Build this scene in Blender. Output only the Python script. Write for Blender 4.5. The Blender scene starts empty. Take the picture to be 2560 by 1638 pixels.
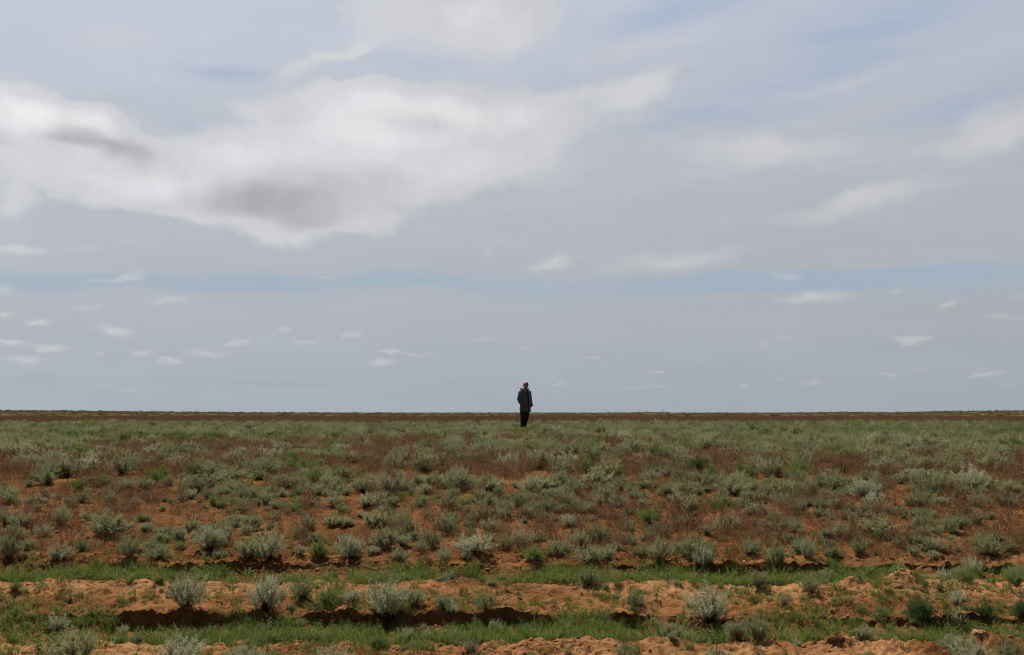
import bpy, bmesh, math, random
import numpy as np
from mathutils import Vector, Matrix

R = math.radians
SC = bpy.context.scene
COL = SC.collection
F = 2844.0                      # focal length in pixels of the 2560 wide photograph
HORIZON = 1031.0
PITCH = math.atan((HORIZON - 819.0) / F)
CAM_Z = 0.6

# ------------------------------------------------------------------ camera
cam_data = bpy.data.cameras.new('camera')
cam_data.sensor_width = 36.0
cam_data.lens = 36.0 * F / 2560.0
cam_data.clip_start = 0.05
cam_data.clip_end = 20000
cam = bpy.data.objects.new('camera', cam_data)
COL.objects.link(cam)
cam.location = (0, 0, CAM_Z)
cam.rotation_euler = (R(90) + PITCH, 0, 0)
SC.camera = cam
SC.view_settings.view_transform = 'Standard'
SC.view_settings.look = 'None'
SC.view_settings.exposure = 0.6
SC.view_settings.gamma = 1.0
SC.cycles.filter_width = 1.0
SC.cycles.max_bounces = 5
SC.cycles.diffuse_bounces = 2
SC.cycles.transmission_bounces = 3
SC.cycles.glossy_bounces = 2

SUN_EL, SUN_AZ = 57.0, -26.0     # azimuth from +Y (view direction) towards +X
SUN_STRENGTH = 5.0
SKY_STRENGTH = 0.1


def px_dir(px, py):
    """world direction of a pixel of the photograph"""
    c = Vector(((px - 1280.0) / F, 1.0, -(py - 819.0) / F))
    return Matrix.Rotation(PITCH, 3, 'X') @ c


def px_azel(px, py):
    d = px_dir(px, py)
    return math.atan2(d.x, d.y), math.atan2(d.z, math.hypot(d.x, d.y))


# ------------------------------------------------------------------ sky
world = bpy.data.worlds.new('World')
SC.world = world
world.use_nodes = True


class Nodes:
    """small helper to write node graphs as expressions"""
    def __init__(self, tree):
        self.t = tree
        tree.nodes.clear()

    def new(self, kind, **kw):
        n = self.t.nodes.new(kind)
        for k, v in kw.items():
            setattr(n, k, v)
        return n

    def put(self, sock, v):
        if isinstance(v, bpy.types.NodeSocket):
            self.t.links.new(v, sock)
        elif v is not None:
            sock.default_value = v

    def m(self, op, a, b=None, c=None, clamp=False):
        n = self.new('ShaderNodeMath', operation=op, use_clamp=clamp)
        for i, v in enumerate((a, b, c)):
            if v is not None:
                self.put(n.inputs[i], v)
        return n.outputs[0]

    def vm(self, op, a, b=None, scale=None):
        n = self.new('ShaderNodeVectorMath', operation=op)
        self.put(n.inputs[0], a)
        if b is not None:
            self.put(n.inputs[1], b)
        if scale is not None:
            self.put(n.inputs['Scale'], scale)
        return n.outputs[0]

    def noise(self, vec, scale, detail=4.0, rough=0.5, dist=0.0, out='Fac'):
        n = self.new('ShaderNodeTexNoise')
        self.put(n.inputs['Vector'], vec)
        n.inputs['Scale'].default_value = scale
        n.inputs['Detail'].default_value = detail
        n.inputs['Roughness'].default_value = rough
        n.inputs['Distortion'].default_value = dist
        return n.outputs[out]

    def mix(self, fac, a, b):
        n = self.new('ShaderNodeMix', data_type='RGBA')
        self.put(n.inputs[0], fac)
        for i, v in ((6, a), (7, b)):
            if isinstance(v, (tuple, list)) and len(v) == 3:
                v = (*v, 1.0)
            self.put(n.inputs[i], v)
        return n.outputs[2]

    def step(self, v, lo, hi, smooth=True):
        n = self.new('ShaderNodeMapRange', interpolation_type='SMOOTHSTEP' if smooth else 'LINEAR')
        self.put(n.inputs[0], v)
        n.inputs[1].default_value = lo
        n.inputs[2].default_value = hi
        n.inputs[3].default_value = 0.0
        n.inputs[4].default_value = 1.0
        return n.outputs[0]

    def ramp(self, v, stops):
        n = self.new('ShaderNodeValToRGB')
        self.put(n.inputs[0], v)
        e = n.color_ramp.elements
        while len(e) < len(stops):
            e.new(0.5)
        for i, (p, c) in enumerate(stops):
            e[i].position = p
            e[i].color = (*c, 1.0)
        return n.outputs[0]


S1 = 2560.0 / 2407.0   # cloud tables were read off a 2407 wide view
WHITE = [  # cx, cy, rx, ry, turn, weight
    (115, 295, 235, 80, -8, 2.8), (255, 345, 180, 55, -20, 1.8), (20, 275, 120, 60, 0, 0.8), (160, 400, 330, 80, 0, 0.8),
    (20, 470, 70, 50, 0, 0.6), (30, 215, 90, 45, 0, 0.45),
    (925, 268, 400, 86, 2, 2.4), (1150, 290, 300, 60, -6, 0.9), (600, 372, 400, 84, 8, 1.5), (1030, 350, 420, 110, -3, 0.9), (760, 430, 520, 120, 4, 1.0),
    (1080, 400, 260, 60, 12, 0.5), (850, 520, 120, 42, 0, 0.9), (690, 545, 150, 42, 0, 0.7), (480, 470, 260, 70, -8, 0.7), (330, 440, 260, 70, -5, 0.6),
    (1060, 45, 330, 120, -6, 1.0), (1200, 25, 190, 90, 0, 0.7), (735, 152, 140, 36, 26, 0.65), (830, 110, 95, 34, 25, 0.45),
    (1500, 205, 140, 48, 22, 0.75), (1370, 225, 120, 35, 20, 0.4), (1300, 280, 350, 70, 0, 0.45),
    (1500, 110, 380, 55, 14, 0.3), (2000, 190, 520, 38, 8, 0.3), (2250, 330, 400, 50, 8, 0.28), (1650, 400, 520, 60, 3, 0.22), (2250, 430, 350, 60, 8, 0.2), (300, 90, 420, 90, 10, 0.25),
    (1800, 340, 330, 48, 0, 0.55), (1990, 475, 240, 40, 12, 0.55), (2385, 290, 190, 65, 20, 0.6), (2300, 260, 140, 35, 20, 0.25),
    (1570, 612, 280, 38, 4, 0.5), (1300, 615, 75, 26, 16, 0.6), (1910, 698, 130, 24, 4, 0.55), (395, 703, 100, 20, 5, 0.4),
    (310, 650, 60, 18, 10, 0.4), (240, 655, 70, 14, 5, 0.3), (40, 588, 95, 18, 0, 0.55), (200, 588, 75, 18, 5, 0.3), (770, 650, 70, 14, 0, 0.3),
    (10, 680, 50, 25, 0, 0.4), (200, 720, 60, 16, 10, 0.35), (1140, 583, 34, 14, 15, 0.3), (10, 743, 25, 14, 0, 0.6),
    (90, 757, 44, 14, 5, 0.6), (270, 780, 58, 22, -12, 0.6), (25, 803, 45, 14, -4, 0.6), (120, 818, 62, 17, 0, 0.6), (50, 845, 80, 15, 3, 0.5),
    (560, 808, 58, 15, 8, 0.6), (670, 773, 38, 9, 0, 0.5), (825, 787, 42, 15, 8, 0.5), (915, 827, 46, 12, 0, 0.65), (895, 853, 50, 15, 0, 0.65),
    (490, 832, 75, 13, -3, 0.5), (400, 848, 55, 10, 0, 0.5), (330, 830, 54, 13, 8, 0.5), (230, 832, 28, 8, 0, 0.5), (715, 805, 46, 10, 0, 0.5),
    (980, 833, 60, 8, 0, 0.35), (1140, 800, 70, 8, 0, 0.35), (2140, 798, 66, 12, 0, 0.7), (1850, 796, 36, 9, 0, 0.4), (1790, 808, 34, 9, 5, 0.35),
    (1395, 841, 28, 8, 0, 0.45), (1545, 875, 34, 8, 0, 0.45), (1740, 904, 26, 7, 0, 0.5), (2315, 882, 58, 10, 3, 0.6), (2090, 882, 46, 9, 0, 0.45),
    (1905, 901, 46, 10, 0, 0.45), (1830, 893, 36, 7, 0, 0.35), (1510, 910, 110, 9, 0, 0.35), (1310, 905, 36, 8, 8, 0.4), (2225, 718, 32, 14, 30, 0.55),
    (2110, 690, 38, 15, 15, 0.35), (2360, 745, 80, 14, 0, 0.35), (1850, 650, 60, 16, 0, 0.4), (300, 915, 32, 8, 5, 0.4), (1240, 822, 26, 7, 0, 0.35),
    (2390, 700, 60, 12, 0, 0.3), (2170, 872, 22, 6, 0, 0.35), (2370, 905, 40, 8, 0, 0.3), (1160, 720, 150, 10, 0, 0.15),
]
DARK = [
    (165, 338, 300, 66, -8, 1.3), (270, 352, 170, 44, -14, 0.7), (650, 450, 480, 125, 4, 0.95), (600, 462, 230, 60, -6, 0.45), (730, 440, 230, 56, -6, 0.45), (700, 500, 260, 60, 0, 0.4), (520, 478, 170, 40, 0, 0.3), (560, 480, 200, 44, 0, 0.4), (800, 400, 220, 44, -4, 0.5),
    (1000, 286, 330, 60, -2, 0.75), (1130, 308, 280, 56, -4, 0.5), (420, 370, 200, 40, 0, 0.25), (760, 520, 120, 30, 0, 0.5), (50, 450, 40, 26, 30, 0.4), (1120, 80, 110, 40, 15, 0.25),
    (600, 900, 130, 13, 0, 0.8), (740, 908, 110, 11, -2, 0.7), (380, 895, 100, 10, 0, 0.55), (110, 890, 110, 10, 0, 0.5), (1000, 902, 120, 9, 0, 0.45),
    (150, 915, 100, 8, 0, 0.2), (900, 925, 80, 7, 0, 0.25), (560, 872, 60, 8, 0, 0.25), (2150, 800, 200, 60, 0, 0.12), (2200, 560, 300, 60, 0, 0.2),
]
BLUE = [
    (560, 668, 420, 36, 0, 1.7), (90, 668, 200, 38, 0, 1.5), (1010, 655, 330, 32, 0, 1.2), (1250, 690, 300, 34, 0, 0.7), (640, 715, 260, 14, 0, 0.5),
    (1650, 665, 420, 40, 0, 1.3), (2050, 650, 520, 36, 0, 1.6), (2300, 685, 300, 34, 0, 0.8), (1450, 710, 300, 16, 0, 0.5), (1900, 720, 300, 14, 0, 0.3),
    (1640, 25, 330, 60, 8, 0.9), (2050, 60, 460, 110, 6, 0.95), (1900, 200, 520, 70, 5, 0.6), (2330, 210, 260, 70, 15, 0.6), (530, 172, 190, 34, 0, 0.7),
    (1720, 275, 330, 40, 3, 0.6), (2150, 275, 280, 36, 12, 0.65), (1330, 180, 160, 60, 0, 0.35), (420, 270, 200, 50, -25, 0.4), (1000, 160, 200, 40, 0, 0.3),
    (1250, 100, 120, 60, 30, 0.3), (1560, 290, 160, 30, 12, 0.4),
]


def build_sky():
    N = Nodes(world.node_tree)
    tc = N.new('ShaderNodeTexCoord')
    d = tc.outputs['Generated']
    sep = N.new('ShaderNodeSeparateXYZ')
    N.put(sep.inputs[0], d)
    x, y, z = sep.outputs
    az = N.m('ARCTAN2', x, y)
    el = N.m('ARCTAN2', z, N.m('SQRT', N.m('ADD', N.m('MULTIPLY', x, x), N.m('MULTIPLY', y, y))))
    comb = N.new('ShaderNodeCombineXYZ')
    N.put(comb.inputs[0], az)
    N.put(comb.inputs[1], el)
    P = comb.outputs[0]
    # clouds flatten towards the horizon: stretched coordinates for the noises
    st = N.new('ShaderNodeCombineXYZ')
    N.put(st.inputs[0], az)
    N.put(st.inputs[1], N.m('MULTIPLY', el, 2.6))
    Q = st.outputs[0]

    def warp(base, amp, scale, detail, src, rough=0.55):
        c = N.noise(src, scale, detail, rough, out='Color')
        c = N.vm('SUBTRACT', c, (0.5, 0.5, 0.5))
        c = N.vm('MULTIPLY', c, (amp, amp * 0.6, 0.0))
        return N.vm('ADD', base, c)

    # the warp shrinks near the horizon where the clouds are small
    Pw = warp(P, 0.05, 9.0, 3.0, Q)
    Pw2 = warp(warp(Pw, 0.046, 22.0, 6.0, P, 0.58), 0.006, 90.0, 3.0, P, 0.5)
    fade = N.step(el, 0.05, 0.20)
    low = warp(P, 0.020, 60.0, 4.0, N.vm('MULTIPLY', P, (1.0, 1.8, 1.0)), 0.55)
    mixv = N.new('ShaderNodeMix', data_type='VECTOR')
    N.put(mixv.inputs[0], fade)
    N.put(mixv.inputs[4], low)
    N.put(mixv.inputs[5], Pw2)
    PW = mixv.outputs[1]
    Psoft = warp(P, 0.03, 6.0, 3.0, Q)

    def blobs(table, coord):
        acc = None
        for cx, cy, rx, ry, turn, w in table:
            a, e = px_azel(cx * S1, cy * S1)
            mp = N.new('ShaderNodeMapping', vector_type='TEXTURE')
            N.put(mp.inputs['Vector'], coord)
            mp.inputs['Location'].default_value = (a, e, 0)
            mp.inputs['Rotation'].default_value = (0, 0, R(turn))
            mp.inputs['Scale'].default_value = (rx * S1 / F, ry * S1 / F, 1)
            g = N.new('ShaderNodeTexGradient', gradient_type='SPHERICAL')
            N.put(g.inputs[0], mp.outputs[0])
            v = g.outputs['Fac']
            acc = N.m('MULTIPLY', v, w) if acc is None else N.m('MULTIPLY_ADD', v, w, acc)
        return acc

    white = blobs(WHITE, PW)
    dmix = N.new('ShaderNodeMix', data_type='VECTOR')
    N.put(dmix.inputs[0], fade)
    N.put(dmix.inputs[4], low)
    N.put(dmix.inputs[5], Pw)
    dark = blobs(DARK, dmix.outputs[1])
    blue = blobs(BLUE, Psoft)
    n_big = N.noise(Q, 5.0, 5.0, 0.55)
    n_str = N.noise(N.vm('MULTIPLY', P, (1.0, 7.0, 1.0)), 6.0, 5.0, 0.55, 0.3)
    n_fine = N.noise(Q, 40.0, 6.0, 0.6)

    sky = N.new('ShaderNodeTexSky', sky_type='NISHITA')
    sky.sun_disc = False
    sky.sun_elevation = R(SUN_EL)
    sky.sun_rotation = R(SUN_AZ)
    sky.altitude = 0
    sky.air_density = 1.0
    sky.dust_density = 1.5
    sky.ozone_density = 1.5
    k = 1.0 / SKY_STRENGTH / 2 ** SC.view_settings.exposure

    def L(r, g, b, gain=1.0):
        f = lambda c: ((c / 255.0 + 0.055) / 1.055) ** 2.4 if c > 10 else c / 255.0 / 12.92
        return tuple(f(c) * k * gain for c in (r, g, b))

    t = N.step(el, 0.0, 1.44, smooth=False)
    veil = N.ramp(t, [(0.0, L(162, 170, 179)), (0.055, L(172, 177, 184)), (0.14, L(181, 186, 194)), (0.25, L(190, 197, 211)), (0.5, L(100, 122, 158)), (1.0, L(72, 97, 142))])  # last stops, overhead and out of view, darkened to lower the fill light
    # the veil is thicker and brighter on the sun's side, to the left
    side = N.step(az, -0.45, 0.45, smooth=False)
    lum = N.m('MULTIPLY_ADD', side, -0.12, 1.09)
    lum = N.m('MULTIPLY', lum, N.m('MULTIPLY_ADD', N.m('SUBTRACT', n_str, 0.5), 0.14, 1.0))
    lum = N.m('MULTIPLY', lum, N.m('MULTIPLY_ADD', N.m('SUBTRACT', n_big, 0.5), 0.10, 1.0))
    lum = N.m('MULTIPLY', lum, N.m('MULTIPLY_ADD', N.m('SUBTRACT', n_fine, 0.5), 0.05, 1.0))
    lum = N.m('MULTIPLY', lum, N.m('MULTIPLY_ADD', N.step(y, -0.5, 0.25), 0.65, 0.35))  # unseen sky behind the camera dimmed on purpose, for less fill and deeper shade
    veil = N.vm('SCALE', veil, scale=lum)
    nish = N.mix(0.95, sky.outputs[0], N.mix(fade, L(148, 172, 186), L(157, 173, 199)))
    gap = N.m('MULTIPLY', blue, N.m('MULTIPLY_ADD', n_str, 3.0, -0.55))
    gap = N.m('MULTIPLY', N.step(gap, 0.0, 1.0), 0.66)
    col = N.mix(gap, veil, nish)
    wn = N.m('ADD', white, N.m('MULTIPLY', N.m('SUBTRACT', n_fine, 0.5), 0.08))
    wd = N.m('MULTIPLY', N.step(wn, 0.06, 0.58), N.m('MULTIPLY_ADD', fade, 0.22, 0.74))
    wcol = N.mix(N.step(white, 0.5, 2.6), L(208, 209, 213), L(233, 233, 235))
    wcol = N.vm('SCALE', wcol, scale=N.m('MULTIPLY_ADD', N.noise(Pw, 10.0, 3, 0.5), 0.24, 0.88))
    wcol = N.mix(N.m('MULTIPLY', N.m('SUBTRACT', 1.0, fade), 0.8), wcol, L(197, 198, 202))
    # billows: the side of each puff towards the sun is lighter
    for sc, amt in ((12.0, 0.22), (38.0, 0.07)):
        a_ = N.noise(Pw, sc, 4, .55)
        b_ = N.noise(N.vm('ADD', Pw, (-0.25 / sc, 0.5 / sc, 0)), sc, 4, .55)
        wcol = N.vm('SCALE', wcol, scale=N.m('MULTIPLY_ADD', N.m('SUBTRACT', a_, b_), amt, 1.0))
    wcol = N.vm('SCALE', wcol, scale=N.m('MULTIPLY_ADD', side, -0.14, 1.04))
    col = N.mix(wd, col, wcol)
    dn = N.m('MULTIPLY', dark, N.m('MULTIPLY_ADD', N.noise(PW, 13.0, 4, 0.55), 2.0, -0.05))
    dd = N.m('MULTIPLY', N.step(dn, 0.0, 1.95), N.m('MULTIPLY_ADD', fade, 0.05, 0.85))
    dcol = N.mix(fade, L(149, 158, 172), L(166, 166, 173))
    col = N.mix(dd, col, dcol)
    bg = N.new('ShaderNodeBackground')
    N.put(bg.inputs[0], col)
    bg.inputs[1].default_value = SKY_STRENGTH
    out = N.new('ShaderNodeOutputWorld')
    N.put(out.inputs[0], bg.outputs[0])
    world.cycles.sampling_method = 'MANUAL'
    world.cycles.sample_map_resolution = 512


build_sky()

sun_data = bpy.data.lights.new('sun', 'SUN')
sun_data.energy = SUN_STRENGTH
sun_data.angle = R(0.8)
sun_data.color = (1.0, 0.945, 0.83)
sun = bpy.data.objects.new('sun', sun_data)
COL.objects.link(sun)
to_sun = Vector((math.sin(R(SUN_AZ)) * math.cos(R(SUN_EL)), math.cos(R(SUN_AZ)) * math.cos(R(SUN_EL)), math.sin(R(SUN_EL))))
sun.rotation_euler = to_sun.to_track_quat('Z', 'Y').to_euler()
sun.location = (-20, 40, 60)


# ------------------------------------------------------------------ helpers
def tag(o, label=None, cat=None, group=None, kind=None):
    for k, v in (('label', label), ('category', cat), ('group', group), ('kind', kind)):
        if v:
            o[k] = v
    return o


def link(name, mesh, parent=None, loc=(0, 0, 0)):
    o = bpy.data.objects.new(name, mesh)
    COL.objects.link(o)
    o.location = loc
    if parent:
        o.parent = parent
    return o


def empty(name, loc, rz=0.0):
    o = bpy.data.objects.new(name, None)
    o.empty_display_size = 0.05
    COL.objects.link(o)
    o.location = loc
    o.rotation_euler = (0, 0, rz)
    return o


def _hash(ix, iy, seed):
    h = (ix.astype(np.int64) * 374761393 + iy.astype(np.int64) * 668265263 + seed * 1442695041) & 0xFFFFFFFF
    h = ((h ^ (h >> 13)) * 1274126177) & 0xFFFFFFFF
    h = (h ^ (h >> 16)) & 0xFFFFFFFF
    h = (h * 2246822519) & 0xFFFFFFFF
    h = h ^ (h >> 15)
    return (h & 0xFFFFFF).astype(np.float64) / 16777215.0


def vnoise(x, y, seed=0):
    x = np.asarray(x, float)
    y = np.asarray(y, float)
    ix, iy = np.floor(x), np.floor(y)
    fx, fy = x - ix, y - iy
    fx = fx * fx * (3 - 2 * fx)
    fy = fy * fy * (3 - 2 * fy)
    a, b = _hash(ix, iy, seed), _hash(ix + 1, iy, seed)
    c, d = _hash(ix, iy + 1, seed), _hash(ix + 1, iy + 1, seed)
    return (a * (1 - fx) + b * fx) * (1 - fy) + (c * (1 - fx) + d * fx) * fy


def fbm(x, y, freq, octaves=4, seed=0, gain=0.5):
    x = np.asarray(x, float)
    y = np.asarray(y, float)
    v, amp, tot = 0.0, 1.0, 0.0
    for i in range(octaves):
        v = v + amp * vnoise(x * freq + 13.7 * i, y * freq - 7.1 * i, seed + i * 17)
        tot += amp
        amp *= gain
        freq *= 2.03
    return v / tot


def sstep(v, a, b):
    t = np.clip((v - a) / (b - a), 0, 1)
    return t * t * (3 - 2 * t)


# ------------------------------------------------------------------ terrain
PROF_D = np.array([-60, 2, 5.0, 6.2, 6.8, 7.08, 7.24, 7.36, 7.5, 7.86, 7.925, 7.95, 8.30, 8.55, 8.68, 8.82, 8.98, 9.27, 9.33, 9.355, 9.6])
PROF_H = np.array([1.72, 1.68, 1.60, 1.535, 1.485, 1.46, 1.452, 1.475, 1.49, 1.48, 1.465, 1.372, 1.325, 1.295, 1.295, 1.31, 1.325, 1.315, 1.30, 1.215, 1.175])
SOFT_D = np.array([-60, 2, 5.0, 6.2, 6.8, 7.08, 7.24, 7.40, 7.55, 7.75, 7.90, 8.12, 8.40, 8.55, 8.68, 8.85, 9.05, 9.20, 9.36, 9.50, 9.6])
SOFT_H = np.array([1.72, 1.68, 1.60, 1.535, 1.485, 1.46, 1.455, 1.468, 1.475, 1.465, 1.43, 1.36, 1.315, 1.295, 1.297, 1.305, 1.31, 1.295, 1.25, 1.20, 1.175])
HOR_X = np.array([-2500, 0, 250, 640, 1000, 1300, 1500, 1570, 1620, 1690, 1920, 2060, 2140, 2230, 2350, 2560, 5000])
HOR_Y = np.array([1022, 1028.5, 1030, 1033.5, 1035, 1035, 1035, 1034.3, 1033, 1035, 1034, 1032.8, 1032.3, 1033.3, 1031, 1029.5, 1024])
MOUNDS = [(2.06, 7.25, 0.13, 0.105, 1.0), (2.30, 7.2, 0.10, 0.03, 1.6), (2.98, 7.27, 0.16, 0.09, 1.2), (2.90, 8.58, 0.16, 0.125, 1.2), (2.50, 8.52, 0.10, 0.07, 1.0),
          (1.55, 7.15, 0.22, 0.055, 1.6), (2.15, 8.5, 0.15, 0.03, 1.3), (2.7, 8.35, 0.3, 0.045, 1.2), (0.55, 7.1, 0.35, 0.03, 1.6), (-3.2, 8.5, 0.5, 0.03, 2.0), (-1.75, 8.3, 0.3, 0.025, 1.5),
          (3.6, 8.55, 0.35, 0.03, 1.8), (1.05, 8.6, 0.2, 0.03, 1.5), (-0.65, 8.5, 0.16, 0.035, 1.2), (0.15, 8.55, 0.14, 0.03, 1.2), (0.95, 7.08, 0.2, 0.045, 1.5), (0.25, 7.1, 0.16, 0.04, 1.8), (3.45, 7.2, 0.2, 0.06, 1.4), (2.6, 7.1, 0.15, 0.045, 1.6)]


def rut_y(x, y):
    """distance with the meander of the ruts taken out; fades in the open plain"""
    m = (fbm(x, 0 * x + 3.3, 0.45, 3, 5) - 0.5) * 0.30
    w = 1 - sstep(y, 10.0, 13.0)
    jag = (fbm(x, y * 0.6, 2.6, 4, 9, .5) - 0.5) * 0.20
    return y + (m + jag) * w


def height(x, y, fine=True):
    x = np.asarray(x, float)
    y = np.asarray(y, float)
    yy = rut_y(x, y)
    h = np.interp(yy, PROF_D, PROF_H)
    h_soft = np.interp(yy, SOFT_D, SOFT_H)
    cut = sstep(fbm(x, 0 * x + np.where(yy < 8.6, 3.0, 9.0), 1.3, 3, 61), 0.50, 0.68)
    h = h * cut + h_soft * (1 - cut)
    up = 0.6 + 0.575 * np.exp(-np.maximum(yy - 9.6, 0) / 4.0)
    h = np.where(yy > 9.6, up, h)
    z = CAM_Z - h
    for mx, my, r, a, st in MOUNDS:
        q = ((x - mx) / (r * st)) ** 2 + ((y - my) / r) ** 2
        z = z + a * np.exp(-q * 1.6)
    # hummocks of the plain
    plain = sstep(y, 9.2, 10.2) * (1 - sstep(y, 60, 120)) * (1 - .9 * np.exp(-((x - .43) / 1.2) ** 2 - ((y - 40) / 3.0) ** 2))
    z = z + plain * ((fbm(x, y, 0.9, 3, 31) - 0.5) * 0.09 + (fbm(x, y, 0.22, 2, 33) - 0.5) * 0.10 * sstep(y, 12, 20))
    # the far plain swells to the skyline
    ya = np.maximum(y, 1.0)
    bear = 1280 + F * x / ya
    yh = np.interp(bear, HOR_X, HOR_Y)
    D0 = 360.0
    ridge = CAM_Z + D0 * (HORIZON - yh) / F
    up2 = sstep(y, 110, D0) * (1 - sstep(y, D0, D0 * 2.4))
    z = z + ridge * up2 - 1.2 * sstep(y, D0 * 1.2, D0 * 4)
    if fine:
        near = 1 - sstep(y, 11, 15)
        crest = np.interp(yy, [6.2, 6.9, 7.25, 7.4, 7.75, 7.88, 8.0, 8.3, 8.7, 8.9, 9.2, 9.3, 9.45, 9.8, 12], [.5, .8, 1.0, .35, .3, 1.2, .9, .7, .9, .35, .35, 1.2, .9, .6, .5])
        rough = fbm(x, y, 7.0, 5, 51, 0.6)
        ridged = 1 - np.abs(2 * fbm(x, y * 1.4, 9.0, 4, 71, 0.55) - 1)
        z = z + near * crest * ((rough - 0.5) * 0.085 + (ridged - 0.75) * 0.05 + (fbm(x, y, 24.0, 3, 83, .6) - .5) * .034)
    return z


def at(px, py, z_plain=None):
    """point of the ground seen at a pixel of the photograph"""
    d = px_dir(px, py)
    t = np.geomspace(6.0, 900.0, 5000)
    X, Y, Z = d.x / d.y * t, t, CAM_Z + d.z / d.y * t
    g = height(X, Y, fine=False)
    hit = np.nonzero(Z <= g)[0]
    i = hit[0] if len(hit) else len(t) - 1
    return float(X[i]), float(Y[i])


def ground_z(x, y):
    return float(height(np.array([x]), np.array([y]))[0])


def grid_mesh(name, rows_y, cols, attrs):
    ny, nx = len(rows_y), len(cols)
    Y = np.repeat(rows_y[:, None], nx, 1)
    half = 0.62 * np.maximum(np.abs(Y), 5.5) + 0.3
    X = np.sign(cols)[None, :] * (np.abs(cols)[None, :] * half)
    Z = height(X, Y)
    # the cut banks lean over a little
    yy = rut_y(X, Y)
    lip = (np.exp(-((yy - 7.985) / .045) ** 2) + np.exp(-((yy - 9.39) / .045) ** 2)) * sstep(fbm(X, Y * .3, 2.6, 3, 44), .38, .62)
    Y = Y - 0.075 * lip
    face = np.exp(-((yy - 7.95) / .09) ** 2) + np.exp(-((yy - 9.35) / .09) ** 2)
    Y = Y + face * ((fbm(X, yy, 7.0, 3, 45) - .5) * .06 + (fbm(X, yy, 26.0, 3, 46) - .5) * .045)
    Z = Z + face * (fbm(X, yy, 22.0, 3, 47) - .5) * .03
    co = np.stack([X, Y, Z], -1).reshape(-1, 3)
    me = bpy.data.meshes.new(name)
    idx = np.arange(ny * nx).reshape(ny, nx)
    q = np.stack([idx[:-1, :-1], idx[:-1, 1:], idx[1:, 1:], idx[1:, :-1]], -1).reshape(-1, 4)
    me.vertices.add(len(co))
    me.vertices.foreach_set('co', co.astype(np.float32).ravel())
    me.loops.add(q.size)
    me.loops.foreach_set('vertex_index', q.astype(np.int32).ravel())
    me.polygons.add(len(q))
    me.polygons.foreach_set('loop_start', np.arange(0, q.size, 4, dtype=np.int32))
    me.update()
    me.polygons.foreach_set('use_smooth', np.ones(len(q), dtype=bool))
    for an, fn in attrs.items():
        a = me.attributes.new(an, 'FLOAT', 'POINT')
        a.data.foreach_set('value', fn(X, Y).astype(np.float32).ravel())
    me.validate()
    return me


# --- what grows where, shared by the ground colours and the plants
def f_green(x, y):
    """short green grass of the two ruts, 0..1"""
    yy = rut_y(x, y)
    a = sstep(yy, 7.22, 7.36) * (1 - sstep(yy, 7.90, 8.02))
    b = sstep(yy, 8.62, 8.80) * (1 - sstep(yy, 9.27, 9.38))
    n = fbm(x, y, 1.6, 3, 101)
    return np.clip((a * 1.15 + b) * sstep(n, 0.16, 0.42), 0, 1)


def f_brown(x, y):
    """dry reddish brown grass, 0..1"""
    n = fbm(x * 0.55, y, 0.33, 4, 131)
    band = np.exp(-((y - 20.5) / 2.6) ** 2) * 0.34 + np.exp(-((y - 16) / 2.0) ** 2) * 0.22
    v = sstep(n + band * 0.45, 0.53, 0.70)
    v = v * sstep(y, 9.5, 11) * (1 - 0.75 * sstep(y, 24, 29))
    return np.clip(np.maximum(v, sstep(y, 46, 49)), 0, 1)


def f_litter(x, y):
    n = fbm(x, y, 0.8, 4, 151)
    base = sstep(y, 9.4, 9.8) * sstep(n, 0.38, 0.64) * 0.62
    v = np.maximum(base, sstep(y, 14, 19) * (0.25 + 0.5 * sstep(n, 0.3, 0.6)))
    v = np.maximum(v, (y < 9.5) * (y > 7.9) * sstep(fbm(x, y, 1.3, 4, 157), .45, .62) * .7)
    return np.clip(np.maximum(v, f_brown(x, y) * 0.7), 0, 1)


def f_pale(x, y):
    yy = rut_y(x, y)
    c = sstep(yy, 8.1, 8.5) * (1 - sstep(yy, 8.75, 8.95)) + (1 - sstep(yy, 7.2, 7.4))
    n = fbm(x, y, 0.8, 3, 171)
    n = n + .25 * np.exp(-((x + 3.1) / .9) ** 2) + .18 * np.exp(-((x - 2.4) / .6) ** 2)
    return np.clip(c * sstep(n, 0.36, 0.58), 0, 1)


def f_far(x, y):
    return sstep(y, 46, 49)


def simple_mat(name):
    m = bpy.data.materials.new(name)
    m.use_nodes = True
    return m, Nodes(m.node_tree)


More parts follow.
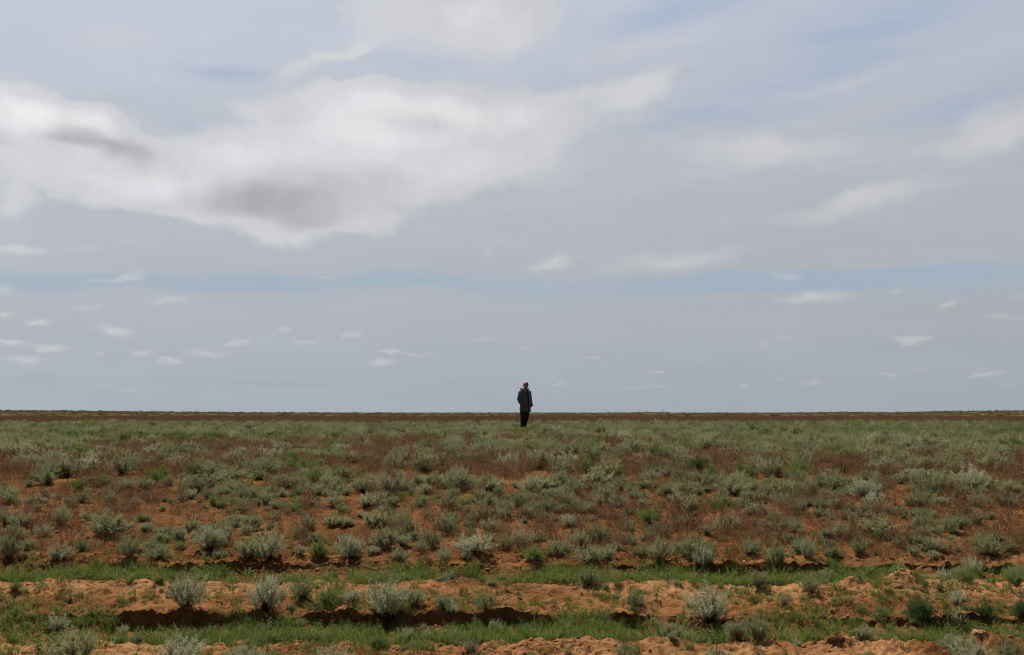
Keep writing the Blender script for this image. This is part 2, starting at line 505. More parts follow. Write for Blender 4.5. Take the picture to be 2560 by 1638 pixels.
def ground_material():
    m, N = simple_mat('red_sand')
    geo = N.new('ShaderNodeNewGeometry')
    P = geo.outputs['Position']

    def attr(n):
        a = N.new('ShaderNodeAttribute', attribute_name=n)
        return a.outputs['Fac']
    n1 = N.noise(P, 1.3, 5, 0.6)
    n2 = N.noise(P, 14.0, 6, 0.65)
    n3 = N.noise(P, 70.0, 4, 0.6)
    sand = N.mix(N.step(n1, 0.35, 0.68), (0.152, 0.064, 0.023), (0.255, 0.119, 0.049))
    sand = N.mix(N.m('MULTIPLY', N.step(n2, 0.5, 0.72), 0.55), sand, (0.082, 0.031, 0.013))
    pale = N.m('MULTIPLY', attr('pale'), N.step(n2, 0.25, 0.6))
    sand = N.mix(N.m('MULTIPLY', pale, 0.85), sand, (0.41, 0.215, 0.10))
    sand = N.mix(N.m('MULTIPLY', N.step(n3, 0.55, 0.75), 0.3), sand, (0.36, 0.19, 0.10))
    lit = N.m('MULTIPLY', attr('litter'), N.step(n2, 0.3, 0.55))
    sand = N.mix(N.m('MULTIPLY', lit, 0.85), sand, (0.085, 0.043, 0.019))
    sand = N.mix(N.m('MULTIPLY', attr('green'), 0.35), sand, (0.13, 0.085, 0.035))
    # the far steppe: dry brown-red growth with grey-green streaks
    fx = N.new('ShaderNodeMapping')
    N.put(fx.inputs[0], P)
    fx.inputs['Scale'].default_value = (0.35, 1.0, 1.0)
    n4 = N.noise(fx.outputs[0], 0.045, 5, 0.6)
    n5 = N.noise(P, 0.9, 4, 0.6)
    far = N.mix(N.step(n5, 0.35, 0.7), (0.080, 0.043, 0.026), (0.118, 0.068, 0.041))
    far = N.mix(N.m('MULTIPLY', N.step(n4, 0.52, 0.66), 0.6), far, (0.075, 0.072, 0.042))
    col = N.mix(attr('far'), sand, far)
    vo = N.new('ShaderNodeTexVoronoi', feature='DISTANCE_TO_EDGE')
    N.put(vo.inputs['Vector'], N.vm('ADD', P, N.vm('SCALE', N.noise(P, 9.0, 3, .6, out='Color'), scale=0.12)))
    vo.inputs['Scale'].default_value = 13.0
    crack = N.m('MULTIPLY', N.m('SUBTRACT', 1.0, N.step(vo.outputs['Distance'], 0.0, 0.09)), N.step(N.noise(P, 2.2, 3, .5), .48, .6))
    col = N.mix(N.m('MULTIPLY', crack, N.m('SUBTRACT', 0.75, N.m('MULTIPLY', attr('far'), 0.75))), col, (0.06, 0.026, 0.012))
    b = N.new('ShaderNodeBump')
    b.inputs['Strength'].default_value = 0.8
    b.inputs['Distance'].default_value = 0.014
    hgt = N.m('ADD', N.noise(P, 35.0, 6, 0.7), N.m('MULTIPLY', N.noise(P, 120.0, 4, 0.6), 0.5))
    N.put(b.inputs['Height'], N.m('SUBTRACT', hgt, N.m('MULTIPLY', crack, 0.6)))
    p = N.new('ShaderNodeBsdfDiffuse')
    N.put(p.inputs['Color'], col)
    p.inputs['Roughness'].default_value = 0.2
    N.put(p.inputs['Normal'], b.outputs[0])
    o = N.new('ShaderNodeOutputMaterial')
    N.put(o.inputs[0], p.outputs[0])
    return m


rows = np.concatenate([
    np.linspace(-60, 3.5, 14)[:-1], np.linspace(3.5, 6.6, 30)[:-1], np.arange(6.6, 9.9, 0.0115),
    np.geomspace(9.92, 14, 110), np.geomspace(14.05, 60, 170), np.geomspace(61, 420, 150), np.geomspace(430, 9000, 40)])
tt = np.linspace(-1, 1, 961)
cols = np.concatenate([-np.geomspace(6, 1.02, 18), tt, np.geomspace(1.02, 6, 18)])
gm = grid_mesh('steppe_ground', rows, cols, {'green': f_green, 'litter': f_litter, 'pale': f_pale, 'far': f_far})
gm.materials.append(ground_material())
ground = link('ground', gm)
tag(ground, 'reddish sandy steppe ground with wheel ruts', kind='structure')


# ------------------------------------------------------------------ plant meshes
class MB:
    def __init__(self):
        self.v, self.f, self.m = [], [], []

    def quad(self, a, b, c, d, mat=0):
        i = len(self.v)
        self.v += [a, b, c, d]
        self.f.append((i, i + 1, i + 2, i + 3))
        self.m.append(mat)

    def leaf(self, p, dr, side, ln, w, mat=0):
        m = p + dr * (ln * 0.55)
        self.quad(tuple(p), tuple(m + side * (w * 0.5)), tuple(p + dr * ln), tuple(m - side * (w * 0.5)), mat)

    def ribbon(self, pts, w0, w1, side, mat=0):
        n = len(pts)
        i = len(self.v)
        for k, p in enumerate(pts):
            w = (w0 + (w1 - w0) * k / (n - 1)) * 0.5
            self.v += [tuple(p - side * w), tuple(p + side * w)]
        for k in range(n - 1):
            a = i + 2 * k
            self.f.append((a, a + 1, a + 3, a + 2))
            self.m.append(mat)

    def mesh(self, name, mats):
        me = bpy.data.meshes.new(name)
        me.from_pydata(self.v, [], self.f)
        for m in mats:
            me.materials.append(m)
        if len(mats) > 1:
            me.polygons.foreach_set('material_index', self.m)
        me.update()
        return me


def leaf_material(name, c1, c2, trans=0.3, patch=None):
    m, N = simple_mat(name)
    oi = N.new('ShaderNodeObjectInfo')
    geo = N.new('ShaderNodeNewGeometry')
    col = N.mix(oi.outputs['Random'], c1, c2)
    n = N.noise(geo.outputs['Position'], 60.0, 2, 0.5)
    col = N.vm('SCALE', col, scale=N.m('MULTIPLY_ADD', n, 0.9, 0.55))
    if patch:
        n2 = N.noise(geo.outputs['Position'], 0.45, 3, 0.5)
        col = N.mix(N.m('MULTIPLY', N.step(n2, 0.45, 0.65), 0.6), col, patch)
    d = N.new('ShaderNodeBsdfDiffuse')
    N.put(d.inputs[0], col)
    t = N.new('ShaderNodeBsdfTranslucent')
    N.put(t.inputs[0], col)
    mx = N.new('ShaderNodeMixShader')
    mx.inputs[0].default_value = trans
    N.put(mx.inputs[1], d.outputs[0])
    N.put(mx.inputs[2], t.outputs[0])
    o = N.new('ShaderNodeOutputMaterial')
    N.put(o.inputs[0], mx.outputs[0])
    return m


MAT = {
    'silver': leaf_material('silver_wormwood_leaf', (0.285, 0.297, 0.178), (0.41, 0.417, 0.275), .32),
    'grey': leaf_material('grey_green_wormwood_leaf', (0.212, 0.226, 0.112), (0.335, 0.345, 0.192), .32),
    'bright': leaf_material('bright_green_leaf', (0.135, 0.185, 0.048), (0.19, 0.235, 0.08), .35),
    'dark': leaf_material('dark_green_leaf', (0.042, 0.072, 0.028), (0.085, 0.118, 0.045), .4),
    'wood': leaf_material('dark_twig', (0.034, 0.024, 0.015), (0.059, 0.038, 0.025), 0.0),
    'dry': leaf_material('dry_stalk', (0.143, 0.084, 0.050), (0.227, 0.151, 0.092), 0.2),
    'straw': leaf_material('bleached_stalk', (0.294, 0.244, 0.168), (0.378, 0.319, 0.235), 0.1),
    'grass': leaf_material('green_grass_blade', (0.058, 0.112, 0.016), (0.105, 0.165, 0.03), 0.4),
    'grass2': leaf_material('yellowish_grass_blade', (0.15, 0.18, 0.048), (0.21, 0.22, 0.08), 0.35),
    'redgrass': leaf_material('dry_red_grass', (0.15, 0.083, 0.044), (0.24, 0.148, 0.084), 0.3),
    'yellow': leaf_material('yellow_petal', (0.420, 0.319, 0.025), (0.504, 0.378, 0.042), 0.2),
}


def rv(rng):
    while True:
        v = Vector((rng.uniform(-1, 1), rng.uniform(-1, 1), rng.uniform(-1, 1)))
        if 0.05 < v.length < 1:
            return v.normalized()


def bez(p0, p1, p2, n):
    return [p0 * (1 - t) ** 2 + p1 * (2 * t * (1 - t)) + p2 * t * t for t in [k / (n - 1) for k in range(n)]]


def shrub(seed, style, dens=1.0):
    """foliage and woody base of one shrub, about 1 wide; returns (foliage MB, base MB)"""
    rng = random.Random(seed)
    fo, wo = MB(), MB()
    P = dict(
        dome=dict(n=60, H=0.60, spread=0.52, up=0.50, leaf=(0.035, 0.062), lw=0.34, per=24, lo=0.42, dry=0),
        spiky=dict(n=42, H=0.90, spread=0.48, up=0.45, leaf=(0.035, 0.060), lw=0.30, per=30, lo=0.42, dry=3),
        fan=dict(n=46, H=0.70, spread=0.52, up=0.35, leaf=(0.04, 0.07), lw=0.30, per=24, lo=0.48, dry=5),
        feather=dict(n=64, H=0.62, spread=0.50, up=0.55, leaf=(0.05, 0.09), lw=0.16, per=26, lo=0.2, dry=0),
        cushion=dict(n=46, H=0.46, spread=0.52, up=0.30, leaf=(0.045, 0.08), lw=0.38, per=20, lo=0.25, dry=0),
        stalky=dict(n=46, H=0.66, spread=0.50, up=0.45, leaf=(0.035, 0.06), lw=0.32, per=20, lo=0.4, dry=26),
    )[style]
    n = int(P['n'] * dens)
    lump = [(rng.uniform(0, 6.283), rng.uniform(0.12, 0.34)) for _ in range(3)]
    lean = Vector((rng.uniform(-.08, .08), rng.uniform(-.08, .08), 0))
    for i in range(n):
        t = math.sqrt(rng.random())
        a = rng.uniform(0, 6.283)
        lob = 1.0 + sum(w * math.cos(a - b) for b, w in lump) * 0.55
        r = P['spread'] * t * rng.uniform(0.75, 1.12) * max(lob, 0.45)
        h = P['H'] * (1 - P['up'] * t * t) * rng.uniform(0.62, 1.12) * (0.75 + 0.25 * lob)
        if rng.random() < 0.12:
            h *= 1.18
        p0 = Vector((rng.gauss(0, .05), rng.gauss(0, .05), -0.03))
        p2 = Vector((math.cos(a) * r, math.sin(a) * r, h)) + lean * h
        p1 = Vector((p2.x * 0.55, p2.y * 0.55, h * 0.30))
        pts = bez(p0, p1, p2, 5)
        side = Vector((-math.sin(a), math.cos(a), 0))
        wo.ribbon(pts[:4], 0.016, 0.008, side, 0)
        if rng.random() < 0.5:
            wo.ribbon(pts[:3], 0.013, 0.008, Vector((math.cos(a), math.sin(a), 0.3)), 0)
        fo.ribbon(pts[2:], 0.009, 0.004, side, 0)
        # leafy side twigs
        twigs = [(pts, 1.0)]
        for _ in range(3):
            u = rng.uniform(0.4, 0.85)
            b = p0 * (1 - u) ** 2 + p1 * (2 * u * (1 - u)) + p2 * u * u
            dirv = (p2 - p1).normalized() * 0.8 + rv(rng) * 0.6 + Vector((0, 0, 0.25))
            e = b + dirv.normalized() * rng.uniform(0.08, 0.17)
            twigs.append(([b, b.lerp(e, 0.5), e], 0.45))
        for tw, share in twigs:
            k = max(4, int(P['per'] * share * 1.5))
            for j in range(k):
                u = P['lo'] + (1 - P['lo']) * (j + rng.random()) / k if share == 1.0 else rng.random()
                f = u * (len(tw) - 1)
                q = min(int(f), len(tw) - 2)
                p = tw[q].lerp(tw[q + 1], f - q)
                ax = (tw[q + 1] - tw[q]).normalized()
                d = (ax * rng.uniform(0.3, 1.0) + rv(rng) * 0.9).normalized()
                s = d.cross(rv(rng))
                s = s.normalized() if s.length > 1e-3 else side
                ln = rng.uniform(*P['leaf']) * (1.15 - 0.45 * u)
                fo.leaf(p + rv(rng) * 0.008, d, s, ln, ln * P['lw'], 0)
    for i in range(P['dry']):
        t = math.sqrt(rng.random()) * 0.9
        a = rng.uniform(0, 6.283)
        r = P['spread'] * t * 0.9
        h = P['H'] * (1.0 - 0.3 * t * t) * rng.uniform(0.85, 1.35)
        p0 = Vector((math.cos(a) * r * .3, math.sin(a) * r * .3, 0))
        p2 = Vector((math.cos(a) * r, math.sin(a) * r, h))
        pts = bez(p0, Vector((p2.x * .6, p2.y * .6, h * .5)), p2, 4)
        wo.ribbon(pts, 0.009, 0.005, Vector((-math.sin(a), math.cos(a), 0)), 1)
        for _ in range(5):
            p = pts[-2].lerp(pts[-1], rng.random())
            d = (Vector((0, 0, 1)) + rv(rng) * 0.7).normalized()
            wo.leaf(p, d, d.cross(rv(rng)).normalized(), 0.045, 0.012, 1)
    # dead twigs around the foot
    for i in range(16):
        a = rng.uniform(0, 6.283)
        l = rng.uniform(0.12, 0.4)
        p2 = Vector((math.cos(a) * l, math.sin(a) * l, rng.uniform(0.02, 0.16)))
        wo.ribbon(bez(Vector((0, 0, 0)), p2 * .5 + Vector((0, 0, .06)), p2, 4), 0.010, 0.004, Vector((-math.sin(a), math.cos(a), 0)), 0)
    # bring to a width and height of one
    A = np.array(fo.v)
    kr = 0.5 / np.percentile(np.hypot(A[:, 0], A[:, 1]), 96)
    kz = 1.0 / np.percentile(A[:, 2], 97)
    for b in (fo, wo):
        b.v = [(x * kr, y * kr, z * kz) for x, y, z in b.v]
    return fo, wo


def grass_tuft(seed, n, h, r, w, droop=0.5, mats=(0,), head=False, lean=0.35):
    rng = random.Random(seed)
    b = MB()
    for i in range(n):
        a = rng.uniform(0, 6.283)
        rr = r * math.sqrt(rng.random())
        p0 = Vector((math.cos(a) * rr, math.sin(a) * rr, -0.01))
        a2 = rng.uniform(0, 6.283)
        hh = h * rng.uniform(0.45, 1.15)
        ln = rng.uniform(0.1, lean) * hh * 2
        p2 = p0 + Vector((math.cos(a2) * ln, math.sin(a2) * ln, hh * (1 - droop * rng.random() * .6)))
        p1 = p0 + Vector((math.cos(a2) * ln * .25, math.sin(a2) * ln * .25, hh * .75))
        pts = bez(p0, p1, p2, 4)
        side = Vector((math.cos(a2 + 1.57 + rng.uniform(-.6, .6)), math.sin(a2 + 1.57), 0)).normalized()
        mt = rng.choice(mats)
        b.ribbon(pts, w, w * 0.25 if not head else w * .7, side, mt)
        if head:
            d = (pts[-1] - pts[-2]).normalized()
            for _ in range(4):
                q = pts[-1] - d * rng.uniform(0, hh * .22)
                dd = (d + rv(rng) * 0.45).normalized()
                b.leaf(q, dd, dd.cross(rv(rng)).normalized(), hh * 0.16, w * 2.4, mt)
    return b


def herb(seed):
    """small green plant with broad leaves and round heads"""
    rng = random.Random(seed)
    b = MB()
    for i in range(5):
        a = rng.uniform(0, 6.283)
        p2 = Vector((math.cos(a) * .02, math.sin(a) * .02, rng.uniform(.04, .09)))
        pts = bez(Vector((0, 0, 0)), p2 * .5, p2, 3)
        b.ribbon(pts, .003, .002, Vector((-math.sin(a), math.cos(a), 0)), 0)
        for _ in range(9):
            d = rv(rng)
            d.z = abs(d.z) * .6
            d.normalize()
            b.leaf(pts[1].lerp(pts[2], rng.random()), d, d.cross(rv(rng)).normalized(), rng.uniform(.012, .026), .008, rng.choice((0, 0, 1)))
    return b


def clod(seed, flat=0.6, sub=3):
    rng = np.random.default_rng(seed)
    bm = bmesh.new()
    bmesh.ops.create_icosphere(bm, subdivisions=sub, radius=0.5)
    off = rng.uniform(-50, 50, 3)
    for v in bm.verts:
        c = v.co
        n = float(fbm(np.array([c.x + c.z * .7 + off[0]]), np.array([c.y - c.z * .6 + off[1]]), 2.2, 4, int(seed))[0])
        n2 = float(fbm(np.array([c.x - c.z * .5 + off[2]]), np.array([c.y + c.z * .8]), 6.0, 3, int(seed) + 3, .6)[0])
        k = 0.5 + 0.85 * n + 0.75 * (n2 - .5)
        v.co = Vector((c.x * k, c.y * k, c.z * k * flat))
    me = bpy.data.meshes.new('clod')
    bm.to_mesh(me)
    bm.free()
    return me


def earth_material():
    m, N = simple_mat('crumbly_red_earth')
    geo = N.new('ShaderNodeNewGeometry')
    P = geo.outputs['Position']
    oi = N.new('ShaderNodeObjectInfo')
    n = N.noise(P, 30.0, 6, 0.65)
    col = N.mix(N.step(n, .35, .7), (0.25, 0.12, 0.054), (0.44, 0.23, 0.115))
    col = N.vm('SCALE', col, scale=N.m('MULTIPLY_ADD', oi.outputs['Random'], .4, .75))
    b = N.new('ShaderNodeBump')
    b.inputs['Strength'].default_value = 1.0
    b.inputs['Distance'].default_value = 0.012
    N.put(b.inputs['Height'], N.noise(P, 60.0, 6, 0.7))
    d = N.new('ShaderNodeBsdfDiffuse')
    N.put(d.inputs[0], col)
    N.put(d.inputs['Normal'], b.outputs[0])
    o = N.new('ShaderNodeOutputMaterial')
    N.put(o.inputs[0], d.outputs[0])
    return m


MAT['earth'] = earth_material()

STYLES = {  # key: (shape styles, foliage material)
    'silver': (('spiky', 'fan', 'dome', 'spiky'), 'silver'),
    'grey': (('dome', 'fan', 'dome', 'spiky', 'dome'), 'grey'),
    'stalky': (('stalky', 'stalky', 'stalky'), 'grey'),
    'bright': (('feather', 'feather', 'dome'), 'bright'),
    'dark': (('feather', 'dome', 'dome'), 'dark'),
    'cushion': (('cushion', 'cushion'), 'grey'),
}
SHRUBS = {}     # (key) -> list of (foliage mesh, woody mesh, joined mesh)
for key, (shapes, mat) in STYLES.items():
    lst = []
    for i, s in enumerate(shapes):
        fo, wo = shrub(hash((len(key), i)) % 1000 + 17 * i + len(key) * 101, s)
        one = MB()
        one.v, one.f, one.m = list(fo.v), list(fo.f), list(fo.m)
        k = len(one.v)
        one.v += wo.v
        one.f += [tuple(j + k for j in q) for q in wo.f]
        one.m += [1 + j for j in wo.m]
        lst.append((fo.mesh('foliage', [MAT[mat]]), wo.mesh('woody_base', [MAT['wood'], MAT['dry']]), one.mesh('shrub', [MAT[mat], MAT['wood'], MAT['dry']])))
    SHRUBS[key] = lst

# ------------------------------------------------------------------ shrubs one can count, traced from the photograph
# px, py of the foot, width, height in photograph pixels, kind (s silver, g grey-green, k stalky, b bright green, d dark green, c cushion)
TRACED = """
463 1527 112 84 s;665 1530 88 88 s;757 1498 54 48 g;826 1514 72 50 b;882 1511 50 34 s;970 1558 108 104 s;728 1524 28 22 g;1217 1530 58 46 g;1103 1456 42 24 g
1588 1517 54 40 g;1770 1562 124 90 s;1652 1572 24 24 s;2030 1486 56 48 k;2292 1552 72 60 d;2398 1568 48 48 s;2460 1556 52 44 d;2552 1550 44 60 d
186 1652 116 76 g;440 1664 116 74 s;612 1680 90 64 s;820 1672 92 64 s;655 1676 70 44 s;2440 1668 112 72 s;2530 1670 76 70 g;1560 1650 60 40 k;1790 1652 80 34 k
24 1402 58 64 g;66 1376 42 32 g;144 1408 68 48 s;205 1381 32 40 g;324 1398 62 60 g;398 1400 70 42 g;452 1372 34 22 b;527 1375 76 62 s;553 1396 34 24 c;622 1398 70 54 g
674 1400 76 80 s;749 1391 28 26 s;800 1393 48 42 b;874 1397 68 62 s;932 1388 34 22 s;996 1400 50 36 g;1111 1400 40 40 s;1185 1387 98 52 s;1163 1402 28 30 s;967 1370 78 52 g
1005 1364 52 34 g;1076 1370 56 42 g;1265 1372 44 42 g;1307 1362 56 46 s;1341 1348 50 22 g;1397 1388 68 50 g;1336 1404 58 38 b;1455 1367 52 46 g;1500 1356 64 46 g;1480 1409 84 48 g
1519 1396 50 36 s;1602 1386 42 30 g;1648 1404 62 58 g;1735 1391 104 52 g;1760 1422 52 52 s;1870 1386 52 42 k;1941 1428 54 64 g;2018 1401 46 54 s;2154 1383 50 44 k;2250 1360 32 18 g
2327 1375 74 38 k;2335 1401 32 24 s;2473 1387 78 50 g;2520 1380 40 30 k
55 1316 72 42 g;50 1348 38 26 g;108 1342 52 32 k;154 1314 48 48 g;277 1338 108 66 g;357 1302 46 20 g;399 1339 28 16 c;438 1332 30 20 c;480 1327 44 38 g;628 1322 54 42 g
752 1343 38 30 g;773 1322 44 32 g;789 1354 42 26 g;831 1314 54 28 g;874 1314 28 14 c;940 1316 74 42 g;1010 1320 46 48 g;1116 1322 66 38 g;1135 1328 30 20 b;1225 1328 58 32 g
1426 1316 52 30 s;1562 1314 42 18 c;1623 1314 48 40 b;1652 1340 60 38 g;1801 1330 46 36 g;1968 1319 42 26 g;2101 1343 42 42 k;2191 1335 96 44 k;2399 1322 46 38 g;2473 1298 38 22 c
27 1256 48 42 g;90 1258 64 24 g;205 1256 38 28 g;276 1262 36 32 g;545 1264 48 24 b;606 1262 62 24 g;736 1279 42 22 b;837 1266 52 34 g;919 1266 68 34 g;1055 1268 50 34 g
1127 1276 66 40 g;1159 1263 42 22 b;1222 1274 68 40 g;1418 1266 52 40 g;1477 1279 34 28 g;1540 1266 54 32 k;1607 1247 36 22 g;1705 1268 72 40 k;1790 1268 52 32 b;1862 1277 56 38 g
1952 1260 62 28 g;2066 1255 46 38 g;2186 1266 58 40 s;2295 1266 72 44 g;2353 1260 42 22 c;2446 1268 48 36 g;2518 1266 64 44 k
117 1210 48 44 g;199 1226 40 34 b;266 1215 42 30 b;318 1223 50 32 g;360 1224 50 34 g;492 1192 42 44 b;582 1207 78 42 g;585 1239 52 38 g
722 1221 76 44 g;784 1205 42 38 b;820 1210 48 34 g;797 1239 42 32 g;908 1229 76 42 g;946 1234 36 22 g;994 1226 68 34 g;1065 1234 40 28 s;1119 1223 44 32 g;1220 1226 88 40 g
1140 1202 48 40 s;1055 1183 58 34 d;1346 1223 92 40 g;1407 1215 46 44 g;1461 1184 34 40 b;1493 1218 90 54 g;1525 1190 54 40 g;1575 1229 38 26 b;1527 1223 36 20 s;1628 1215 54 50 s
1626 1181 46 24 b;1705 1202 48 32 g;1745 1183 54 46 d;1777 1197 32 40 b;1800 1218 64 42 g;1845 1216 60 42 g;1349 1237 30 20 b;1981 1229 54 34 g;2085 1226 80 46 g;2106 1239 36 24 g
2101 1183 42 24 d;2287 1202 62 34 s;2356 1229 72 54 g;2423 1221 86 64 s;2462 1213 50 22 g
386 1073 17 14 d;199 1080 21 16 d;306 1076 19 14 d;335 1141 38 20 d;231 1136 34 20 d;465 1133 46 26 b;266 1088 26 13 b;128 1080 24 14 d;922 1082 24 18 d;975 1077 19 12 d
725 1093 15 13 d;797 1088 22 16 d;1156 1082 24 17 d;700 1143 34 20 g;972 1142 30 18 g;1459 1080 24 19 d;1602 1098 36 19 b;1545 1104 17 15 d;1679 1108 26 18 b;1804 1096 32 17 d
1751 1066 24 12 b;1432 1106 38 22 b;1381 1110 32 20 g;1855 1093 28 17 b;1949 1074 28 14 d;1984 1080 36 18 d;2042 1078 26 14 d;2252 1088 30 21 d;2298 1082 40 20 g;2417 1085 32 15 d
"""
KEYS = dict(s='silver', g='grey', k='stalky', b='bright', d='dark', c='cushion')
spots = []      # x, y, width m, height m, kind, px, py, w
for row in TRACED.replace('\n', ';').split(';'):
    if not row.strip():
        continue
    px, py, w, h, k = row.split()
    px, py, w, h = map(float, (px, py, w, h))
    x, y = at(px, py)
    spots.append([x, y, w * y / F, h * y / F, KEYS[k], px, py, w])
rng = random.Random(77)
auto = 0
while auto < 80:     # further shrubs of the brown dry-grass belt, thickest where the photograph has them
    px, py = rng.uniform(5, 2555), rng.triangular(1112, 1192, 1170)
    if any(abs(px - s[5]) < (s[7] + 30) * .55 and abs(py - s[6]) < 9 for s in spots):
        continue
    x, y = at(px, py)
    w = rng.uniform(0.24, 0.40)
    spots.append([x, y, w, w * rng.uniform(.5, .8), rng.choice(('grey', 'grey', 'grey', 'silver', 'bright', 'stalky')), px, py, w * F / y])
    auto += 1

ROWS = [  # lowest foot in the photograph, where they stand
    (1612, 'in front of the near grassy rut'),
    (1445, 'on the sandy ridge between the two grassy ruts'),
    (1380, 'on the broken bank behind the far grassy rut'),
    (1344, 'just behind those on the broken bank'),
    (1290, 'in the second row up the sandy slope'),
    (1240, 'in the third row up the sandy slope'),
    (1195, 'in the thick row where bare sand ends'),
    (1150, 'on the near side of the brown dry-grass belt'),
    (1112, 'within the brown dry-grass belt'),
    (0, 'in the green belt around the standing man'),
]
LOOK = dict(silver='silvery', grey='grey-green', stalky='dry-tipped', bright='bright green', dark='dark green', cushion='cushion-like')
ORD = ['first', 'second', 'third', 'fourth', 'fifth', 'sixth', 'seventh', 'eighth', 'ninth', 'tenth', 'eleventh', 'twelfth', 'thirteenth', 'fourteenth', 'fifteenth',
       'sixteenth', 'seventeenth', 'eighteenth', 'nineteenth', 'twentieth', 'twenty-first', 'twenty-second', 'twenty-third', 'twenty-fourth', 'twenty-fifth', 'twenty-sixth', 'twenty-seventh', 'twenty-eighth', 'twenty-ninth', 'thirtieth']


def size_word(s):
    w, h = s[2], s[3]
    if w > 0.285 and h / w < 0.68:
        return 'broad'
    if h / w > 0.84:
        return 'upright'
    return 'small' if w < 0.155 else 'low' if h / w < 0.56 else 'rounded'


classes = {}
for s in spots:
    where = next(t for lim, t in ROWS if s[6] >= lim)
    classes.setdefault((where, LOOK[s[4]], size_word(s)), []).append(s)
labels = {}
for (where, look, size), lst in classes.items():
    lst.sort(key=lambda s: s[5])
    for i, s in enumerate(lst):
        if len(lst) == 1:
            labels[id(s)] = f'only {size} {look} shrub {where}'
        else:
            labels[id(s)] = f'{size} {look} shrub {where}, {ORD[i]} from left'

rng = random.Random(5)
for s in sorted(spots, key=lambda s: s[1]):
    x, y, w, h, key, px, py, wp = s
    fo, wo, one = rng.choice(SHRUBS[key])
    z = ground_z(x, y)
    big = wp >= 44 and y < 12.5
    if big:
        o = empty('wormwood_shrub', (x, y, z - 0.01))
        link('foliage', fo, o)
        link('woody_base', wo, o)
    else:
        o = link('wormwood_shrub', one, None, (x, y, z - 0.01))
    o.rotation_euler = (0, 0, rng.uniform(0, 6.283))
    o.scale = (w * 1.13, w * 1.13, h * (0.9 if big else 0.86))
    tag(o, labels[id(s)], 'shrub', 'wormwood shrubs scattered over the steppe')


# ------------------------------------------------------------------ stuff scattered in numbers nobody could count
def hidden_set(name, meshes):
    c = bpy.data.collections.new(name)
    for i, me in enumerate(meshes):
        o = bpy.data.objects.new(f'{name}.{i:03d}', me)
        c.objects.link(o)
    return c


def scatter(name, label, variants, pts, scale, tilt=0.12, seed=0, zscale=None, sink=0.005):
    """one object: points that carry the variants"""
    rg = np.random.default_rng(seed)
    n = len(pts)
    me = bpy.data.meshes.new(name)
    me.vertices.add(n)
    z = height(pts[:, 0], pts[:, 1]) - sink
    co = np.column_stack([pts, z]).astype(np.float32)
    me.vertices.foreach_set('co', co.ravel())
    rot = np.column_stack([rg.normal(0, tilt, n), rg.normal(0, tilt, n), rg.uniform(0, 6.283, n)]).astype(np.float32)
    a = me.attributes.new('rot', 'FLOAT_VECTOR', 'POINT')
    a.data.foreach_set('vector', rot.ravel())
    sc = np.column_stack([scale, scale, scale * (1.0 if zscale is None else zscale)]).astype(np.float32)
    a = me.attributes.new('size', 'FLOAT_VECTOR', 'POINT')
    a.data.foreach_set('vector', sc.ravel())
    a = me.attributes.new('pick', 'INT', 'POINT')
    a.data.foreach_set('value', rg.integers(0, len(variants), n).astype(np.int32))
    o = link(name, me)
    tag(o, label, kind='stuff')
    ng = bpy.data.node_groups.new(name, 'GeometryNodeTree')
    ng.interface.new_socket('Geometry', in_out='INPUT', socket_type='NodeSocketGeometry')
    ng.interface.new_socket('Geometry', in_out='OUTPUT', socket_type='NodeSocketGeometry')
    gi, go = ng.nodes.new('NodeGroupInput'), ng.nodes.new('NodeGroupOutput')
    ci = ng.nodes.new('GeometryNodeCollectionInfo')
    ci.inputs['Collection'].default_value = hidden_set(name + '_kinds', variants)
    ci.inputs['Separate Children'].default_value = True
    ci.inputs['Reset Children'].default_value = True
    ip = ng.nodes.new('GeometryNodeInstanceOnPoints')
    ip.inputs['Pick Instance'].default_value = True

    def named(an, dt):
        q = ng.nodes.new('GeometryNodeInputNamedAttribute')
        q.data_type = dt
        q.inputs['Name'].default_value = an
        return q.outputs['Attribute']
    L = ng.links.new
    L(gi.outputs[0], ip.inputs['Points'])
    L(ci.outputs[0], ip.inputs['Instance'])
    L(named('pick', 'INT'), ip.inputs['Instance Index'])
    e2r = ng.nodes.new('FunctionNodeEulerToRotation')
    L(named('rot', 'FLOAT_VECTOR'), e2r.inputs[0])
    L(e2r.outputs[0], ip.inputs['Rotation'])
    L(named('size', 'FLOAT_VECTOR'), ip.inputs['Scale'])
    L(ip.outputs[0], go.inputs[0])
    md = o.modifiers.new('scatter', 'NODES')
    md.node_group = ng
    return o


def sow(seed, y0, y1, per_m2, dens, margin=1.22, extra=0.5):
    """random points between two distances inside the widened view, thinned by dens(x, y)"""
    rg = np.random.default_rng(seed)
    hw = lambda y: 0.45 * y * margin + extra
    area = (hw(y0) + hw(y1)) * (y1 - y0)
    n = int(area * per_m2)
    y = np.sqrt(rg.uniform(y0 * y0, y1 * y1, n)) if y1 > y0 * 1.2 else rg.uniform(y0, y1, n)
    x = rg.uniform(-1, 1, n) * hw(y)
    keep = rg.random(n) < dens(x, y)
    return np.column_stack([x[keep], y[keep]])


def away(pts, r=0.0):
    """drop points that fall inside a traced shrub"""
    keep = np.ones(len(pts), bool)
    for s in spots:
        keep &= (pts[:, 0] - s[0]) ** 2 + (pts[:, 1] - s[1]) ** 2 > (s[2] * 0.42 + r) ** 2
    return pts[keep]


def rnd(seed, n, a, b):
    return np.random.default_rng(seed).uniform(a, b, n)


one = lambda key: [t[2] for t in SHRUBS[key]]
sage_set = one('grey') * 2 + one('silver') + one('stalky')[:2] + one('bright')[:1] + one('cushion')
clump = lambda x, y, f, s, a, b: sstep(fbm(x, y, f, 3, s), a, b)

man_clear = lambda x, y: 1.0 - 1.0 * (np.abs(x - .0112 * y) < .45 + .12 * np.sin(y * 3.1)) * (y > 25) * (y < 40.75)
